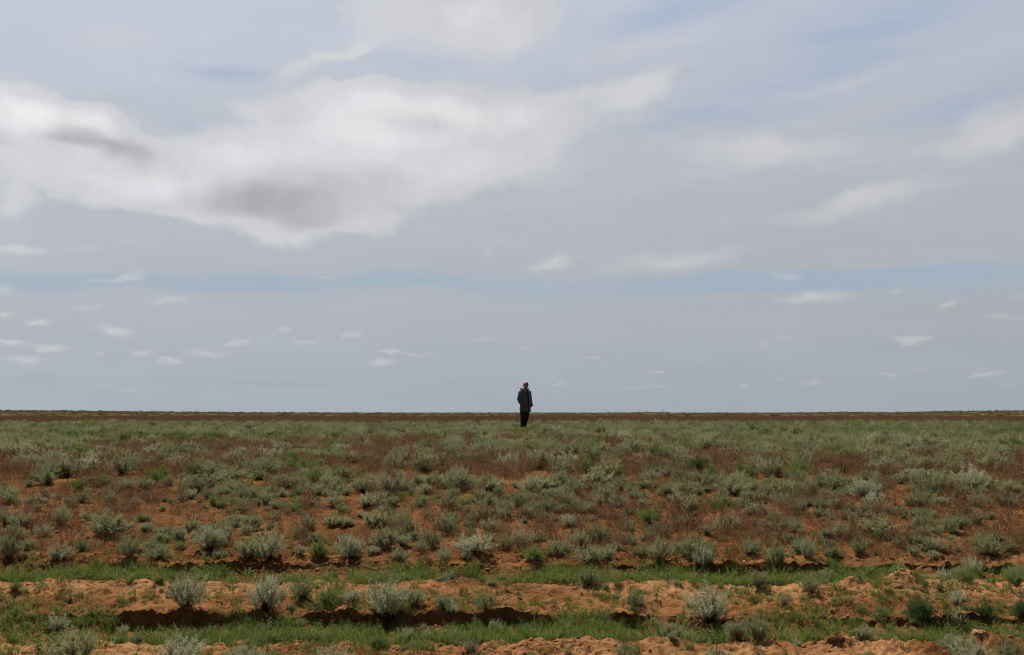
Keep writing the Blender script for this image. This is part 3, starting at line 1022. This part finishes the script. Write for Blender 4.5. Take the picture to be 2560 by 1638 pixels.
# sagebrush
p = away(sow(201, 9.45, 13.2, 40.0, lambda x, y: (.12 + .88 * clump(x, y, 0.8, 211, .42, .60)) * (.3 + .7 * sstep(y, 9.4, 10.3))))
scatter('low_sagebrush', 'small grey-green wormwood plants dotted over the sandy slope', one('cushion') + one('grey')[:2] + one('stalky')[:1], p, rnd(1, len(p), .05, .18), seed=1, zscale=rnd(21, len(p), .45, .8))
pa = sow(202, 12.2, 19, 15.0, lambda x, y: (.06 + .8 * clump(x * .6, y, 0.5, 221, .40, .60)) * (1 - .6 * f_brown(x, y)))
pb = sow(203, 19, 48, 17.0, lambda x, y: np.clip(.22 + .78 * clump(x * .5, y, 0.28, 231, .36, .54), 0, 1) * (1 - .6 * f_brown(x, y) * (y < 46)) * man_clear(x, y))
p = away(np.vstack([pa, pb]))
scatter('sagebrush_cover', 'dense grey-green wormwood cover across the plain', sage_set, p, .14 + .28 * rnd(2, len(p), 0, 1) ** 1.4, seed=2, zscale=rnd(22, len(p), .36, .60) * (1 + .15 * sstep(p[:, 1], 22, 34)))
p = away(sow(204, 23, 48, 7.0, lambda x, y: clump(x * .5, y, 0.25, 241, .48, .62) * man_clear(x, y)))
scatter('green_scrub_cover', 'darker green bushy plants among the far wormwood', one('bright') + one('dark')[:2] + one('bright'), p, rnd(3, len(p), .18, .38), seed=3, zscale=.6)

p = away(sow(218, 6.9, 9.4, 22.0, lambda x, y: .15 + .7 * clump(x, y, 1.3, 215, .42, .6)))
scatter('young_sagebrush', 'tiny grey-green wormwood seedlings on the sandy ridge', one('cushion') + one('silver')[:1] + one('bright')[:1], p, .03 + .13 * rnd(16, len(p), 0, 1) ** 2, seed=15, zscale=.7)

# dry red-brown grass
red = [grass_tuft(300 + i, 26, 1.0, 0.45, 0.020, .3, (0, 0, 1) if i % 3 == 0 else (0,), True, .3).mesh('dry_tuft', [MAT['redgrass'], MAT['dry']]) for i in range(6)]
pa = sow(205, 9.42, 14, 90.0, lambda x, y: np.clip(.2 + .7 * clump(x, y, .7, 251, .36, .6), 0, 1))
pb = sow(206, 14, 30, 40.0, lambda x, y: np.clip(.12 + .9 * f_brown(x, y), 0, 1))
pc = sow(207, 30, 48, 8.0, lambda x, y: np.clip(f_brown(x, y) + .06, 0, 1) * man_clear(x, y))
p = np.vstack([pa, pb, pc])
s = np.concatenate([.04 + .12 * rnd(4, len(pa), 0, 1) ** 2, rnd(41, len(pb) + len(pc), .09, .18)])
scatter('dry_brown_grass', 'thin reddish brown dry grass between the shrubs', red, p, s, seed=4)
pa = sow(208, 48, 120, 3.0, lambda x, y: .55 + .45 * clump(x * .4, y, .1, 261, .3, .5), 1.1)
wide = [grass_tuft(330 + i, 60, 0.30, 0.85, 0.012, .3, (0, 0, 0, 1), True, .3).mesh('dry_patch', [MAT['redgrass'], MAT['dry']]) for i in range(4)]
pb = sow(209, 120, 420, 0.12, lambda x, y: 1.0 + 0 * x, 1.05)
p = np.vstack([pa, pb])
s = np.concatenate([rnd(5, len(pa), .4, .75), rnd(6, len(pb), .9, 1.5)])
scatter('far_brown_grass', 'reddish brown dry grass field reaching to the skyline', wide, p, s, seed=5, tilt=.03, zscale=np.where(p[:, 1] > 120, .6, 1.0))
p = np.vstack([sow(219, 318, 372, .10, lambda x, y: clump(x, y, .05, 273, .35, .6), 1.05), sow(210, 85, 400, 0.10, lambda x, y: (.12 + .88 * clump(x * .25, y, .05, 271, .46, .6)) * sstep(y, 80, 180), 1.05)])
scatter('far_sagebrush', 'faint grey-green wormwood streaks near the skyline', one('dark')[:2] + sage_set[:4], p, rnd(7, len(p), .6, 1.3), seed=6, zscale=rnd(71, len(p), .12, .25) * np.where(p[:, 1] > 310, 1.7, 1.0))

# green grass of the ruts
gr = [grass_tuft(400 + i, 30, 1.0, 0.55, 0.055, .7, (0, 0, 0, 0, 0, 1, 1, 2), False, .6).mesh('grass_tuft', [MAT['grass'], MAT['grass2'], MAT['dry']]) for i in range(7)]
p = sow(211, 7.15, 9.5, 420.0, lambda x, y: np.clip(f_green(x, y) * (.06 + .94 * clump(x, y, 2.4, 281, .40, .62)) * (.35 + .65 * clump(x, y, .7, 283, .35, .55)), 0, 1))
scatter('rut_grass', 'short bright green grass growing along the wheel ruts', gr, p, rnd(8, len(p), .04, .11), seed=7)
p = sow(212, 6.6, 10.2, 230.0, lambda x, y: np.clip(.30 * clump(x, y, 1.4, 291, .34, .56) + .9 * clump(x, y, 1.0, 292, .42, .55) * (y < 9.2), 0, 1) * np.where((y < 7.3) & (x > -.5), .25, 1.0))
scatter('loose_grass', 'sparse green grass blades on the sandy ridge', gr, p, rnd(9, len(p), .025, .075), seed=8)
hb = [herb(430 + i).mesh('herb', [MAT['bright'], MAT['grass2']]) for i in range(4)]
p = sow(213, 6.8, 10.0, 60.0, lambda x, y: np.clip(.25 * f_green(x, y) + .28 * clump(x, y, 1.2, 295, .45, .65), 0, 1))
scatter('small_herbs', 'small leafy green herbs along the ruts', hb, p, rnd(10, len(p), .6, 1.2), seed=9)
p = sow(214, 22, 46, 40.0, lambda x, y: np.maximum(clump(x * .5, y, .22, 301, .46, .60) * man_clear(x, y), .3 * (1 - man_clear(x, y))))
scatter('fresh_green_patches', 'fresh green low growth between far wormwood', gr, p, rnd(11, len(p), .07, .15), seed=10)
p = sow(215, 9.6, 22, 34.0, lambda x, y: .30 * clump(x, y, .5, 305, .5, .66))
scatter('slope_grass', 'thin yellowish green grass on the sandy slope', gr, p, rnd(12, len(p), .05, .11), seed=11)

lt = [grass_tuft(460 + i, 22, .35, .8, .03, .9, (0, 0, 1), False, 1.2).mesh('litter', [MAT['wood'], MAT['dry']]) for i in range(4)]
p = sow(217, 6.8, 16, 90.0, lambda x, y: np.clip((.25 + .75 * sstep(y, 8.0, 9.6)) * (.15 + .85 * clump(x, y, .8, 151, .36, .6)), 0, 1))
scatter('dry_plant_litter', 'dark dry plant litter lying on the sandy slope', lt, p, rnd(15, len(p), .03, .09), seed=14)

# crumbs of earth
cr = []
for i in range(5):
    me = clod(500 + i, .7, 2)
    me.materials.append(MAT['earth'])
    cr.append(me)


def crumb_density(x, y):
    yy = rut_y(x, y)
    b = np.exp(-((yy - 7.88) / .09) ** 2) + np.exp(-((yy - 9.3) / .1) ** 2) + .35 * np.exp(-((yy - 7.1) / .2) ** 2)
    return np.clip(b + .08 + .35 * clump(x, y, 1.5, 311, .5, .65), 0, 1)


p = sow(216, 6.6, 12.5, 400.0, crumb_density)
s = np.random.default_rng(13).lognormal(-4.45, .6, len(p))
scatter('soil_crumbs', 'loose crumbs of red earth', cr, p, np.clip(s, .004, .055), seed=12, tilt=.5, sink=0.0)

# yellow flowers far off
fl = grass_tuft(600, 12, .9, .5, .05, .3, (0,), False, .3)
for i in range(26):
    r_ = random.Random(700 + i)
    c = Vector((r_.uniform(-.5, .5), r_.uniform(-.5, .5), r_.uniform(.75, 1.05)))
    for k in range(4):
        d = rv(r_)
        fl.leaf(c, d, d.cross(rv(r_)).normalized(), .16, .12, 1)
flm = fl.mesh('flower_tuft', [MAT['bright'], MAT['yellow']])
pts = []
r_ = random.Random(9)
for (px, py, nn, sp) in ((2545, 1072, 16, 1.0), (1320, 1085, 10, 1.2), (70, 1093, 12, 2.0), (190, 1098, 8, 1.2), (475, 1094, 6, 1.0), (500, 1093, 4, .5), (2265, 1104, 10, .5), (2400, 1115, 14, 2.0), (2000, 1100, 10, 1.2), (330, 1088, 5, .6)):
    x, y = at(px, py)
    pts += [(x + r_.gauss(0, sp), y + r_.gauss(0, sp)) for _ in range(nn)]
p = np.array(pts)
scatter('yellow_wildflowers', 'specks of yellow wildflowers in the far green belt', [flm], p, rnd(14, len(p), .05, .10), seed=13)

# ------------------------------------------------------------------ clods, stone, twigs
CLODS = [(2090, 1588, 62, 26, 'large cracked lump of red earth on the near ridge beside bare smooth sand'),
         (2172, 1602, 50, 18, 'flat tongue-like slab of red earth beside the large cracked lump'),
         (2450, 1588, 58, 26, 'rounded lump of red earth on the near ridge above silvery leaves'),
         (2245, 1466, 74, 30, 'big crumbling mound of red earth on the ridge between the grassy ruts'),
         (2104, 1476, 36, 22, 'pointed lump of red earth west of the big crumbling mound'),
         (2158, 1464, 16, 12, 'fist-sized clod of red earth between the pointed lump and big mound'),
         (1033, 1486, 34, 16, 'round-topped clod of red earth beside the spiky silvery shrub')]
for i, (px, py, w, h, lab) in enumerate(CLODS):
    x, y = at(px, py)
    me = clod(900 + i, .75, 5)
    me.materials.append(MAT['earth'])
    o = link('earth_clod', me, None, (x, y, ground_z(x, y) + h * y / F * .04))
    o.scale = (w * y / F * .66, w * y / F * .5, h * y / F * .95)
    o.rotation_euler = (0, 0, i * 1.1)
    tag(o, lab, 'clod', 'lumps of earth on the ridges')

m, N = simple_mat('pale_stone')
geo = N.new('ShaderNodeNewGeometry')
d = N.new('ShaderNodeBsdfDiffuse')
N.put(d.inputs[0], N.mix(N.noise(geo.outputs['Position'], 60, 4, .6), (0.42, 0.36, 0.3), (0.62, 0.56, 0.5)))
o_ = N.new('ShaderNodeOutputMaterial')
N.put(o_.inputs[0], d.outputs[0])
x, y = at(1128, 1538)
me = clod(950, 1.0, 4)
me.materials.append(m)
o = link('stone', me, None, (x, y, ground_z(x, y) + .014))
o.scale = (.034, .03, .046)
o.rotation_euler = (0, .3, .6)
tag(o, 'pale angular stone lying at the foot of the sandy ridge', 'stone')


def tube(pts, r0, r1, n=6):
    bm = bmesh.new()
    rings = []
    for i, p in enumerate(pts):
        t = (pts[min(i + 1, len(pts) - 1)] - pts[max(i - 1, 0)]).normalized()
        a = t.orthogonal().normalized()
        b = t.cross(a)
        r = r0 + (r1 - r0) * i / (len(pts) - 1)
        rings.append([bm.verts.new(p + (a * math.cos(k * 6.2832 / n) + b * math.sin(k * 6.2832 / n)) * r) for k in range(n)])
    for i in range(len(rings) - 1):
        for k in range(n):
            bm.faces.new((rings[i][k], rings[i][(k + 1) % n], rings[i + 1][(k + 1) % n], rings[i + 1][k]))
    bm.faces.new(rings[0][::-1])
    bm.faces.new(rings[-1])
    return bm


def bm_obj(name, bm, mat, parent=None, smooth=True):
    bmesh.ops.recalc_face_normals(bm, faces=bm.faces)
    me = bpy.data.meshes.new(name)
    bm.to_mesh(me)
    bm.free()
    me.materials.append(mat)
    if smooth:
        me.polygons.foreach_set('use_smooth', [True] * len(me.polygons))
    return link(name, me, parent)


TWIGS = [((1553, 1370), (1584, 1368), 0.004, 'pale dry stick lying beside the shrub foot on the broken bank', .02),
         ((1130, 1458), (1152, 1420), 0.0035, 'thin bleached stick leaning out of the grass below the broken bank', .10),
         ((1104, 1528), (1105, 1508), 0.004, 'short upright dead stalk standing beside the pale stone', .07),
         ((906, 1545), (938, 1516), 0.004, 'dark dead twig slanting from the spiky silvery shrub', .07),
         ((770, 1522), (806, 1514), 0.0035, 'thin dead twig lying under the bright green shrub', .02)]
for (a, b, r, lab, rise) in TWIGS:
    ax, ay = at(*a)
    z0 = ground_z(ax, ay)
    bx = ax + (b[0] - a[0]) * ay / F
    p0 = Vector((0, 0, .003))
    p2 = Vector((bx - ax, .02, rise))
    bm = tube(bez(p0, (p0 + p2) * .5 + Vector((.006, 0, .008)), p2, 6), r, r * .5)
    o = bm_obj('dead_twig', bm, MAT['straw'] if 'pale' in lab or 'bleached' in lab or 'stalk' in lab else MAT['dry'])
    o.location = (ax, ay, z0)
    tag(o, lab, 'twig', 'dead twigs on the sand')

# dead stump of a tussock in front
x, y = at(1180, 1640)
st = grass_tuft(960, 90, .13, .05, .004, .9, (0, 0, 0, 1), False, .9).mesh('dead_tussock', [MAT['wood'], MAT['dry']])
o = link('dead_tussock', st, None, (x, y, ground_z(x, y)))
o.rotation_euler = (.2, .35, 0)
tag(o, 'dark dead root tussock sticking out of the near sandy ridge', 'dead plant')


# ------------------------------------------------------------------ things on the skyline
def plain_mat(name, c, rough=.7, spec=.3):
    m, N = simple_mat(name)
    p = N.new('ShaderNodeBsdfPrincipled')
    geo = N.new('ShaderNodeNewGeometry')
    n = N.noise(geo.outputs['Position'], 25.0, 4, .6)
    N.put(p.inputs['Base Color'], N.mix(n, tuple(v * .75 for v in c), tuple(v * 1.25 for v in c)))
    p.inputs['Roughness'].default_value = rough
    p.inputs['Specular IOR Level'].default_value = spec
    o = N.new('ShaderNodeOutputMaterial')
    N.put(o.inputs[0], p.outputs[0])
    return m


def box(cx, cy, cz, sx, sy, sz, bev=.01):
    bm = bmesh.new()
    bmesh.ops.create_cube(bm, size=1.0)
    for v in bm.verts:
        v.co = Vector((v.co.x * sx + cx, v.co.y * sy + cy, v.co.z * sz + cz))
    bmesh.ops.bevel(bm, geom=bm.edges[:], offset=bev, segments=2, affect='EDGES')
    return bm


Y = 145.0
x = (1655 - 1280) * Y / F
r0 = empty('marker_post', (x, Y, ground_z(x, Y)), .25)
bm_obj('post', box(0, 0, .28, .07, .07, .60), plain_mat('pale_green_paint', (.55, .60, .36)), r0, False)
bm_obj('sign_plate', box(.02, -.05, .68, .13, .025, .34), plain_mat('greenish_white_paint', (.72, .78, .52)), r0, False)
tag(r0, 'pale green marker post with a plate standing against the skyline', 'marker post')
Y = 300.0
x = (887 - 1280) * Y / F
z0 = ground_z(x, Y)
r0 = empty('thin_pole', (x, Y, z0))
bm_obj('shaft', tube([Vector((0, 0, -.1)), Vector((0, 0, .5)), Vector((0.02, 0, .85))], .05, .04, 8), plain_mat('weathered_dark_wood', (.07, .065, .06)), r0)
tag(r0, 'thin dark upright pole on the skyline', 'pole')
x = (134 - 1280) * Y / F
z0 = ground_z(x, Y)
pts = [Vector((-.12, 0, -.1)), Vector((-.02, 0, .2)), Vector((.08, 0, .36)), Vector((.17, 0, .52)), Vector((.21, 0, .60))]
bm = tube(pts, .09, .10, 8)
o = bm_obj('leaning_stub', bm, plain_mat('dark_weathered_stub', (.035, .033, .04)))
o.location = (x, Y, z0)
tag(o, 'small dark stub leaning over on the skyline', 'stub')
x, y = (888 - 1280) * 58 / F, 58.0
fo, wo = shrub(4242, 'dome')
dk = leaf_material('blackish_twig', (.02, .02, .03), (.03, .03, .04), 0.0)
o = link('dead_bush', fo.mesh('dead_bush', [dk]), None, (x, y, ground_z(x, y)))
o.scale = (.17, .17, .15)
tag(o, 'small blackish dead bush in the brown grass below the thin pole', 'dead bush')


# ------------------------------------------------------------------ the man
def loft(bm, rings, n=20, cap=True):
    """rings: (x, y, z, rx, ry) ellipses, stacked"""
    out = []
    for (cx, cy, cz, rx, ry) in rings:
        out.append([bm.verts.new((cx + math.cos(k * 6.28318 / n) * rx, cy + math.sin(k * 6.28318 / n) * ry, cz)) for k in range(n)])
    for a, b in zip(out, out[1:]):
        for k in range(n):
            bm.faces.new((a[k], a[(k + 1) % n], b[(k + 1) % n], b[k]))
    if cap:
        bm.faces.new(out[0][::-1])
        bm.faces.new(out[-1])


def add_tube(bm, pts, radii, n=14):
    rings = []
    for i, p in enumerate(pts):
        t = (pts[min(i + 1, len(pts) - 1)] - pts[max(i - 1, 0)]).normalized()
        a = t.orthogonal().normalized()
        b = t.cross(a)
        rings.append([bm.verts.new(p + (a * math.cos(k * 6.2832 / n) + b * math.sin(k * 6.2832 / n)) * radii[i]) for k in range(n)])
    for i in range(len(rings) - 1):
        for k in range(n):
            bm.faces.new((rings[i][k], rings[i][(k + 1) % n], rings[i + 1][(k + 1) % n], rings[i + 1][k]))
    bm.faces.new(rings[0][::-1])
    bm.faces.new(rings[-1])


def ball(bm, c, rx, ry, rz, rot=0.0, seg=16):
    m = Matrix.Translation(c) @ Matrix.Rotation(rot, 4, 'Z') @ Matrix.Diagonal((rx, ry, rz, 1))
    bmesh.ops.create_uvsphere(bm, u_segments=seg, v_segments=seg - 4, radius=1.0, matrix=m)


def fuse(o, voxel, smooth=6):
    md = o.modifiers.new('fuse', 'REMESH')
    md.mode = 'VOXEL'
    md.voxel_size = voxel
    md.use_smooth_shade = True
    s = o.modifiers.new('soften', 'SMOOTH')
    s.factor = .5
    s.iterations = smooth
    return o


def wrinkle(o, size, strength, seed):
    tx = bpy.data.textures.new('folds', 'CLOUDS')
    tx.noise_scale = size
    tx.noise_depth = 3
    md = o.modifiers.new('folds', 'DISPLACE')
    md.texture = tx
    md.texture_coords = 'LOCAL'
    md.strength = strength
    md.mid_level = .5
    return o


def build_man():
    px, py = 1313, 1073.5
    Yd = 40.6
    X = (px - 1280) * Yd / F
    zg = CAM_Z - (py - HORIZON) * Yd / F
    zg = min(zg, ground_z(X, Yd)) if abs(zg - ground_z(X, Yd)) < .12 else ground_z(X, Yd)
    yaw = R(40)
    skin = plain_mat('skin', (.33, .14, .097), .58, .28)
    # body: one continuous surface
    bm = bmesh.new()
    loft(bm, [(0, 0, .78, .15, .10), (0, 0, .9, .165, .11), (0, -.01, 1.05, .155, .105), (0, 0, 1.2, .175, .11), (0, .01, 1.32, .18, .10), (0, .015, 1.39, .10, .07), (0, .01, 1.44, .055, .058), (0, -.005, 1.50, .052, .055)])
    for s in (-1, 1):
        add_tube(bm, [Vector((s * .08, 0, .82)), Vector((s * .078 - .03, -.01, .62)), Vector((s * .066 - .045, -.02, .44)), Vector((s * .052 - .066, .0, .25)), Vector((s * .046 - .082, .015, .06))], [.085, .078, .055, .05, .036])
        add_tube(bm, [Vector((s * .048 - .082, .03, .04)), Vector((s * .05 - .082, -.06, .035)), Vector((s * .052 - .082, -.16, .025))], [.035, .038, .028])
        add_tube(bm, [Vector((s * .16, .01, 1.34)), Vector((s * .205, .02, 1.2)), Vector((s * .225, .03, 1.06)), Vector((s * .20, -.04, .95)), Vector((s * .165, -.085, .885))], [.055, .05, .042, .036, .028])
        # hand in the pocket: palm, four fingers and thumb
        add_tube(bm, [Vector((s * .165, -.085, .885)), Vector((s * .145, -.08, .84)), Vector((s * .135, -.075, .80))], [.026, .034, .03], 10)
        for k in range(4):
            b = Vector((s * (.112 + .015 * k), -.076 + .004 * k, .805))
            l = (.06, .072, .068, .054)[k]
            add_tube(bm, [b, b + Vector((-s * .004, -.006, -l * .55)), b + Vector((-s * .004, .004, -l))], [.010, .009, .007], 8)
        add_tube(bm, [Vector((s * .128, -.085, .85)), Vector((s * .105, -.09, .825)), Vector((s * .098, -.088, .80))], [.012, .011, .008], 8)
    # head, turned back towards the viewer
    hy = -R(30)
    H = Matrix.Translation((0.0, -.02, 1.435)) @ Matrix.Rotation(hy, 4, 'Z') @ Matrix.Rotation(R(4), 4, 'Y') @ Matrix.Scale(1.07, 4)
    hb = bmesh.new()
    loft(hb, [(0, -.035, .0, .032, .035), (0, -.03, .018, .048, .060), (0, -.018, .05, .062, .082), (0, -.006, .085, .072, .092), (0, 0, .12, .077, .097), (0, .004, .155, .078, .099), (0, .01, .185, .073, .093), (0, .014, .21, .060, .077), (0, .016, .228, .040, .052), (0, .018, .236, .015, .02)], 28)
    add_tube(hb, [Vector((0, -.095, .128)), Vector((0, -.112, .10)), Vector((0, -.118, .085)), Vector((0, -.095, .077))], [.010, .013, .017, .012], 10)
    ball(hb, Vector((0, -.083, .142)), .055, .02, .012)
    for s in (-1, 1):
        ball(hb, Vector((s * .078, .01, .105)), .012, .022, .033)
        ball(hb, Vector((s * .040, -.075, .085)), .022, .018, .018)
    ball(hb, Vector((0, -.082, .045)), .03, .016, .010)
    ball(hb, Vector((0, -.068, .014)), .026, .018, .016)
    hb.transform(H)
    tmp = bpy.data.meshes.new('tmp')
    hb.to_mesh(tmp)
    hb.free()
    bm.from_mesh(tmp)
    bpy.data.meshes.remove(tmp)
    man = bm_obj('person', bm, skin)
    man.location = (X, Yd, zg)
    man.rotation_euler = (0, 0, yaw)
    man.scale = (1.03, 1.03, 1.03)
    man.location.z -= .035
    fuse(man, .0075, 2)
    tag(man, 'balding man standing alone in a dark jacket, hands in his pockets', 'person')

    def part(name, bm, mat, parent=man):
        return bm_obj(name, bm, mat, parent)
    dark = plain_mat('near_black_detail', (.012, .010, .010), .5)
    # face
    for s in (-1, 1):
        b = bmesh.new()
        ball(b, Vector((s * .032, -.0885, .112)), .015, .008, .0075)
        b.transform(H)
        part('eye', b, dark)
        b = bmesh.new()
        add_tube(b, [H @ Vector((s * .014, -.100, .130)), H @ Vector((s * .034, -.0985, .135)), H @ Vector((s * .053, -.086, .128))], [.004, .005, .003], 8)
        part('eyebrow', b, plain_mat('brow_hair', (.05, .03, .025)))
    b = bmesh.new()
    add_tube(b, [H @ Vector((-.034, -.088, .058)), H @ Vector((-.015, -.099, .049)), H @ Vector((.015, -.099, .049)), H @ Vector((.034, -.088, .058))], [.003, .0055, .0055, .003], 8)
    part('mouth', b, plain_mat('lips', (.16, .05, .045)))
    # hair: ring round the sides and back, crown bald
    b = bmesh.new()
    ball(b, Vector((0, .008, .125)), .086, .107, .108, 0, 32)
    kill = [v for v in b.verts if v.co.y < -.030 - (v.co.z - .10) * .12 or v.co.z < .055 or (v.co.z > .19 and abs(v.co.x) < .048 and v.co.y < .06) or (v.co.z < .13 and abs(v.co.x) > .06 and v.co.y < .02)]
    bmesh.ops.delete(b, geom=kill, context='VERTS')
    b.transform(H)
    h = part('hair', b, plain_mat('greying_brown_hair', (.055, .04, .035), .6))
    md = h.modifiers.new('thick', 'SOLIDIFY')
    md.thickness = .012
    # trousers
    b = bmesh.new()
    loft(b, [(-.025, 0, .60, .168, .122), (-.02, 0, .72, .168, .128), (-.01, 0, .84, .16, .12), (0, 0, .92, .15, .11)])
    for s in (-1, 1):
        add_tube(b, [Vector((s * .075 - .02, 0, .76)), Vector((s * .078 - .03, -.01, .60)), Vector((s * .066 - .045, -.015, .45)), Vector((s * .050 - .066, .0, .26)), Vector((s * .046 - .082, .012, .07))], [.095, .108, .096, .080, .068])
    t = part('trousers', b, plain_mat('black_navy_cloth', (.0095, .0095, .013), .8, .2))
    fuse(t, .011, 4)
    wrinkle(t, .09, .022, 1)
    for s in (-1, 1):
        b = bmesh.new()
        loft(b, [(s * .05 - .082, -.05, 0, .044, .135), (s * .05 - .082, -.05, .02, .046, .14), (s * .05 - .082, -.045, .05, .045, .13), (s * .048 - .082, -.015, .085, .042, .085), (s * .046 - .082, .01, .12, .042, .06)])
        part('shoe', b, dark)
    # jacket
    cloth = plain_mat('dark_olive_grey_jacket', (.068, .076, .079), .75, .3)
    b = bmesh.new()
    loft(b, [(0, -.005, .635, .205, .165), (0, -.005, .70, .208, .165), (0, -.005, .85, .212, .165), (0, -.005, 1.0, .212, .16), (0, 0, 1.15, .215, .155), (0, .01, 1.28, .205, .145), (0, .015, 1.36, .17, .12), (0, .015, 1.41, .115, .10), (0, .01, 1.44, .085, .085)], 28)
    for s in (-1, 1):
        add_tube(b, [Vector((s * .13, .01, 1.36)), Vector((s * .19, .015, 1.30)), Vector((s * .228, .025, 1.18)), Vector((s * .243, .035, 1.05)), Vector((s * .232, -.02, .96)), Vector((s * .20, -.085, .895)), Vector((s * .165, -.125, .865))], [.075, .082, .076, .074, .070, .062, .054])
    j = part('jacket', b, cloth)
    fuse(j, .012, 4)
    wrinkle(j, .12, .035, 2)
    # zip flap down the front and the hem band
    def front(z, u=0.0):
        ry = np.interp(z, [.635, 1.0, 1.15, 1.28, 1.36, 1.42], [.165, .16, .155, .145, .12, .098])
        return Vector((u, -.012 - ry, z))
    b = bmesh.new()
    zs = [.64, .8, .95, 1.1, 1.25, 1.33, 1.39]
    L_ = [b.verts.new(front(z, -.03)) for z in zs]
    M_ = [b.verts.new(front(z, 0) + Vector((0, -.014, 0))) for z in zs]
    R_ = [b.verts.new(front(z, .03)) for z in zs]
    for k in range(len(zs) - 1):
        b.faces.new((L_[k], M_[k], M_[k + 1], L_[k + 1]))
        b.faces.new((M_[k], R_[k], R_[k + 1], M_[k + 1]))
    f = part('zip_flap', b, plain_mat('darker_flap', (.018, .019, .02), .8, .2), j)
    md = f.modifiers.new('thick', 'SOLIDIFY')
    md.thickness = .012
    for s in (-1, 1):
        b = bmesh.new()
        add_tube(b, [Vector((s * .115, -.168, .93)), Vector((s * .15, -.158, .87)), Vector((s * .175, -.14, .79))], [.008, .012, .008], 8)
        part('pocket', b, plain_mat('pocket_edge', (.012, .012, .013)), j)
    # stand-up collar, open at the front, with pale lining
    def collar(r0, r1, z0, z1, gap, thick):
        c = bmesh.new()
        n = 22
        lo, hi = [], []
        for k in range(n + 1):
            a = -math.pi / 2 + gap + (2 * math.pi - 2 * gap) * k / n
            e = abs(k / n - .5) * 2
            drop = .035 * e ** 3
            lo.append(c.verts.new((math.cos(a) * r0, .005 + math.sin(a) * r0 * 1.02, z0 - drop)))
            hi.append(c.verts.new((math.cos(a) * r1 * (1 + .22 * e ** 4), .005 + math.sin(a) * r1 * 1.05, z1 - drop * 1.2)))
        for k in range(n):
            c.faces.new((lo[k], lo[k + 1], hi[k + 1], hi[k]))
        return c
    q = part('collar', collar(.092, .112, 1.385, 1.475, .30, 0), plain_mat('dark_collar', (.018, .02, .022)), j)
    md = q.modifiers.new('thick', 'SOLIDIFY')
    md.thickness = .014
    q = part('collar_lining', collar(.135, .128, 1.345, 1.458, .12, 0), plain_mat('pale_grey_lining', (.20, .225, .225)), j)
    md = q.modifiers.new('thick', 'SOLIDIFY')
    md.thickness = .012
    b = bmesh.new()
    add_tube(b, [Vector((-.145, -.03, 1.39)), Vector((-.135, .06, 1.425)), Vector((-.07, .125, 1.43)), Vector((.04, .135, 1.42)), Vector((.12, .08, 1.40)), Vector((.13, 0, 1.375))], [.026, .046, .055, .055, .040, .020], 12)
    q = part('hood', b, plain_mat('folded_olive_hood', (.17, .15, .10)), j)
    wrinkle(q, .05, .02, 3)
    # shirt at the throat
    b = bmesh.new()
    ball(b, Vector((.01, -.062, 1.425)), .042, .035, .045)
    part('shirt', b, plain_mat('grey_shirt', (.06, .065, .06)))
    return man


build_man()
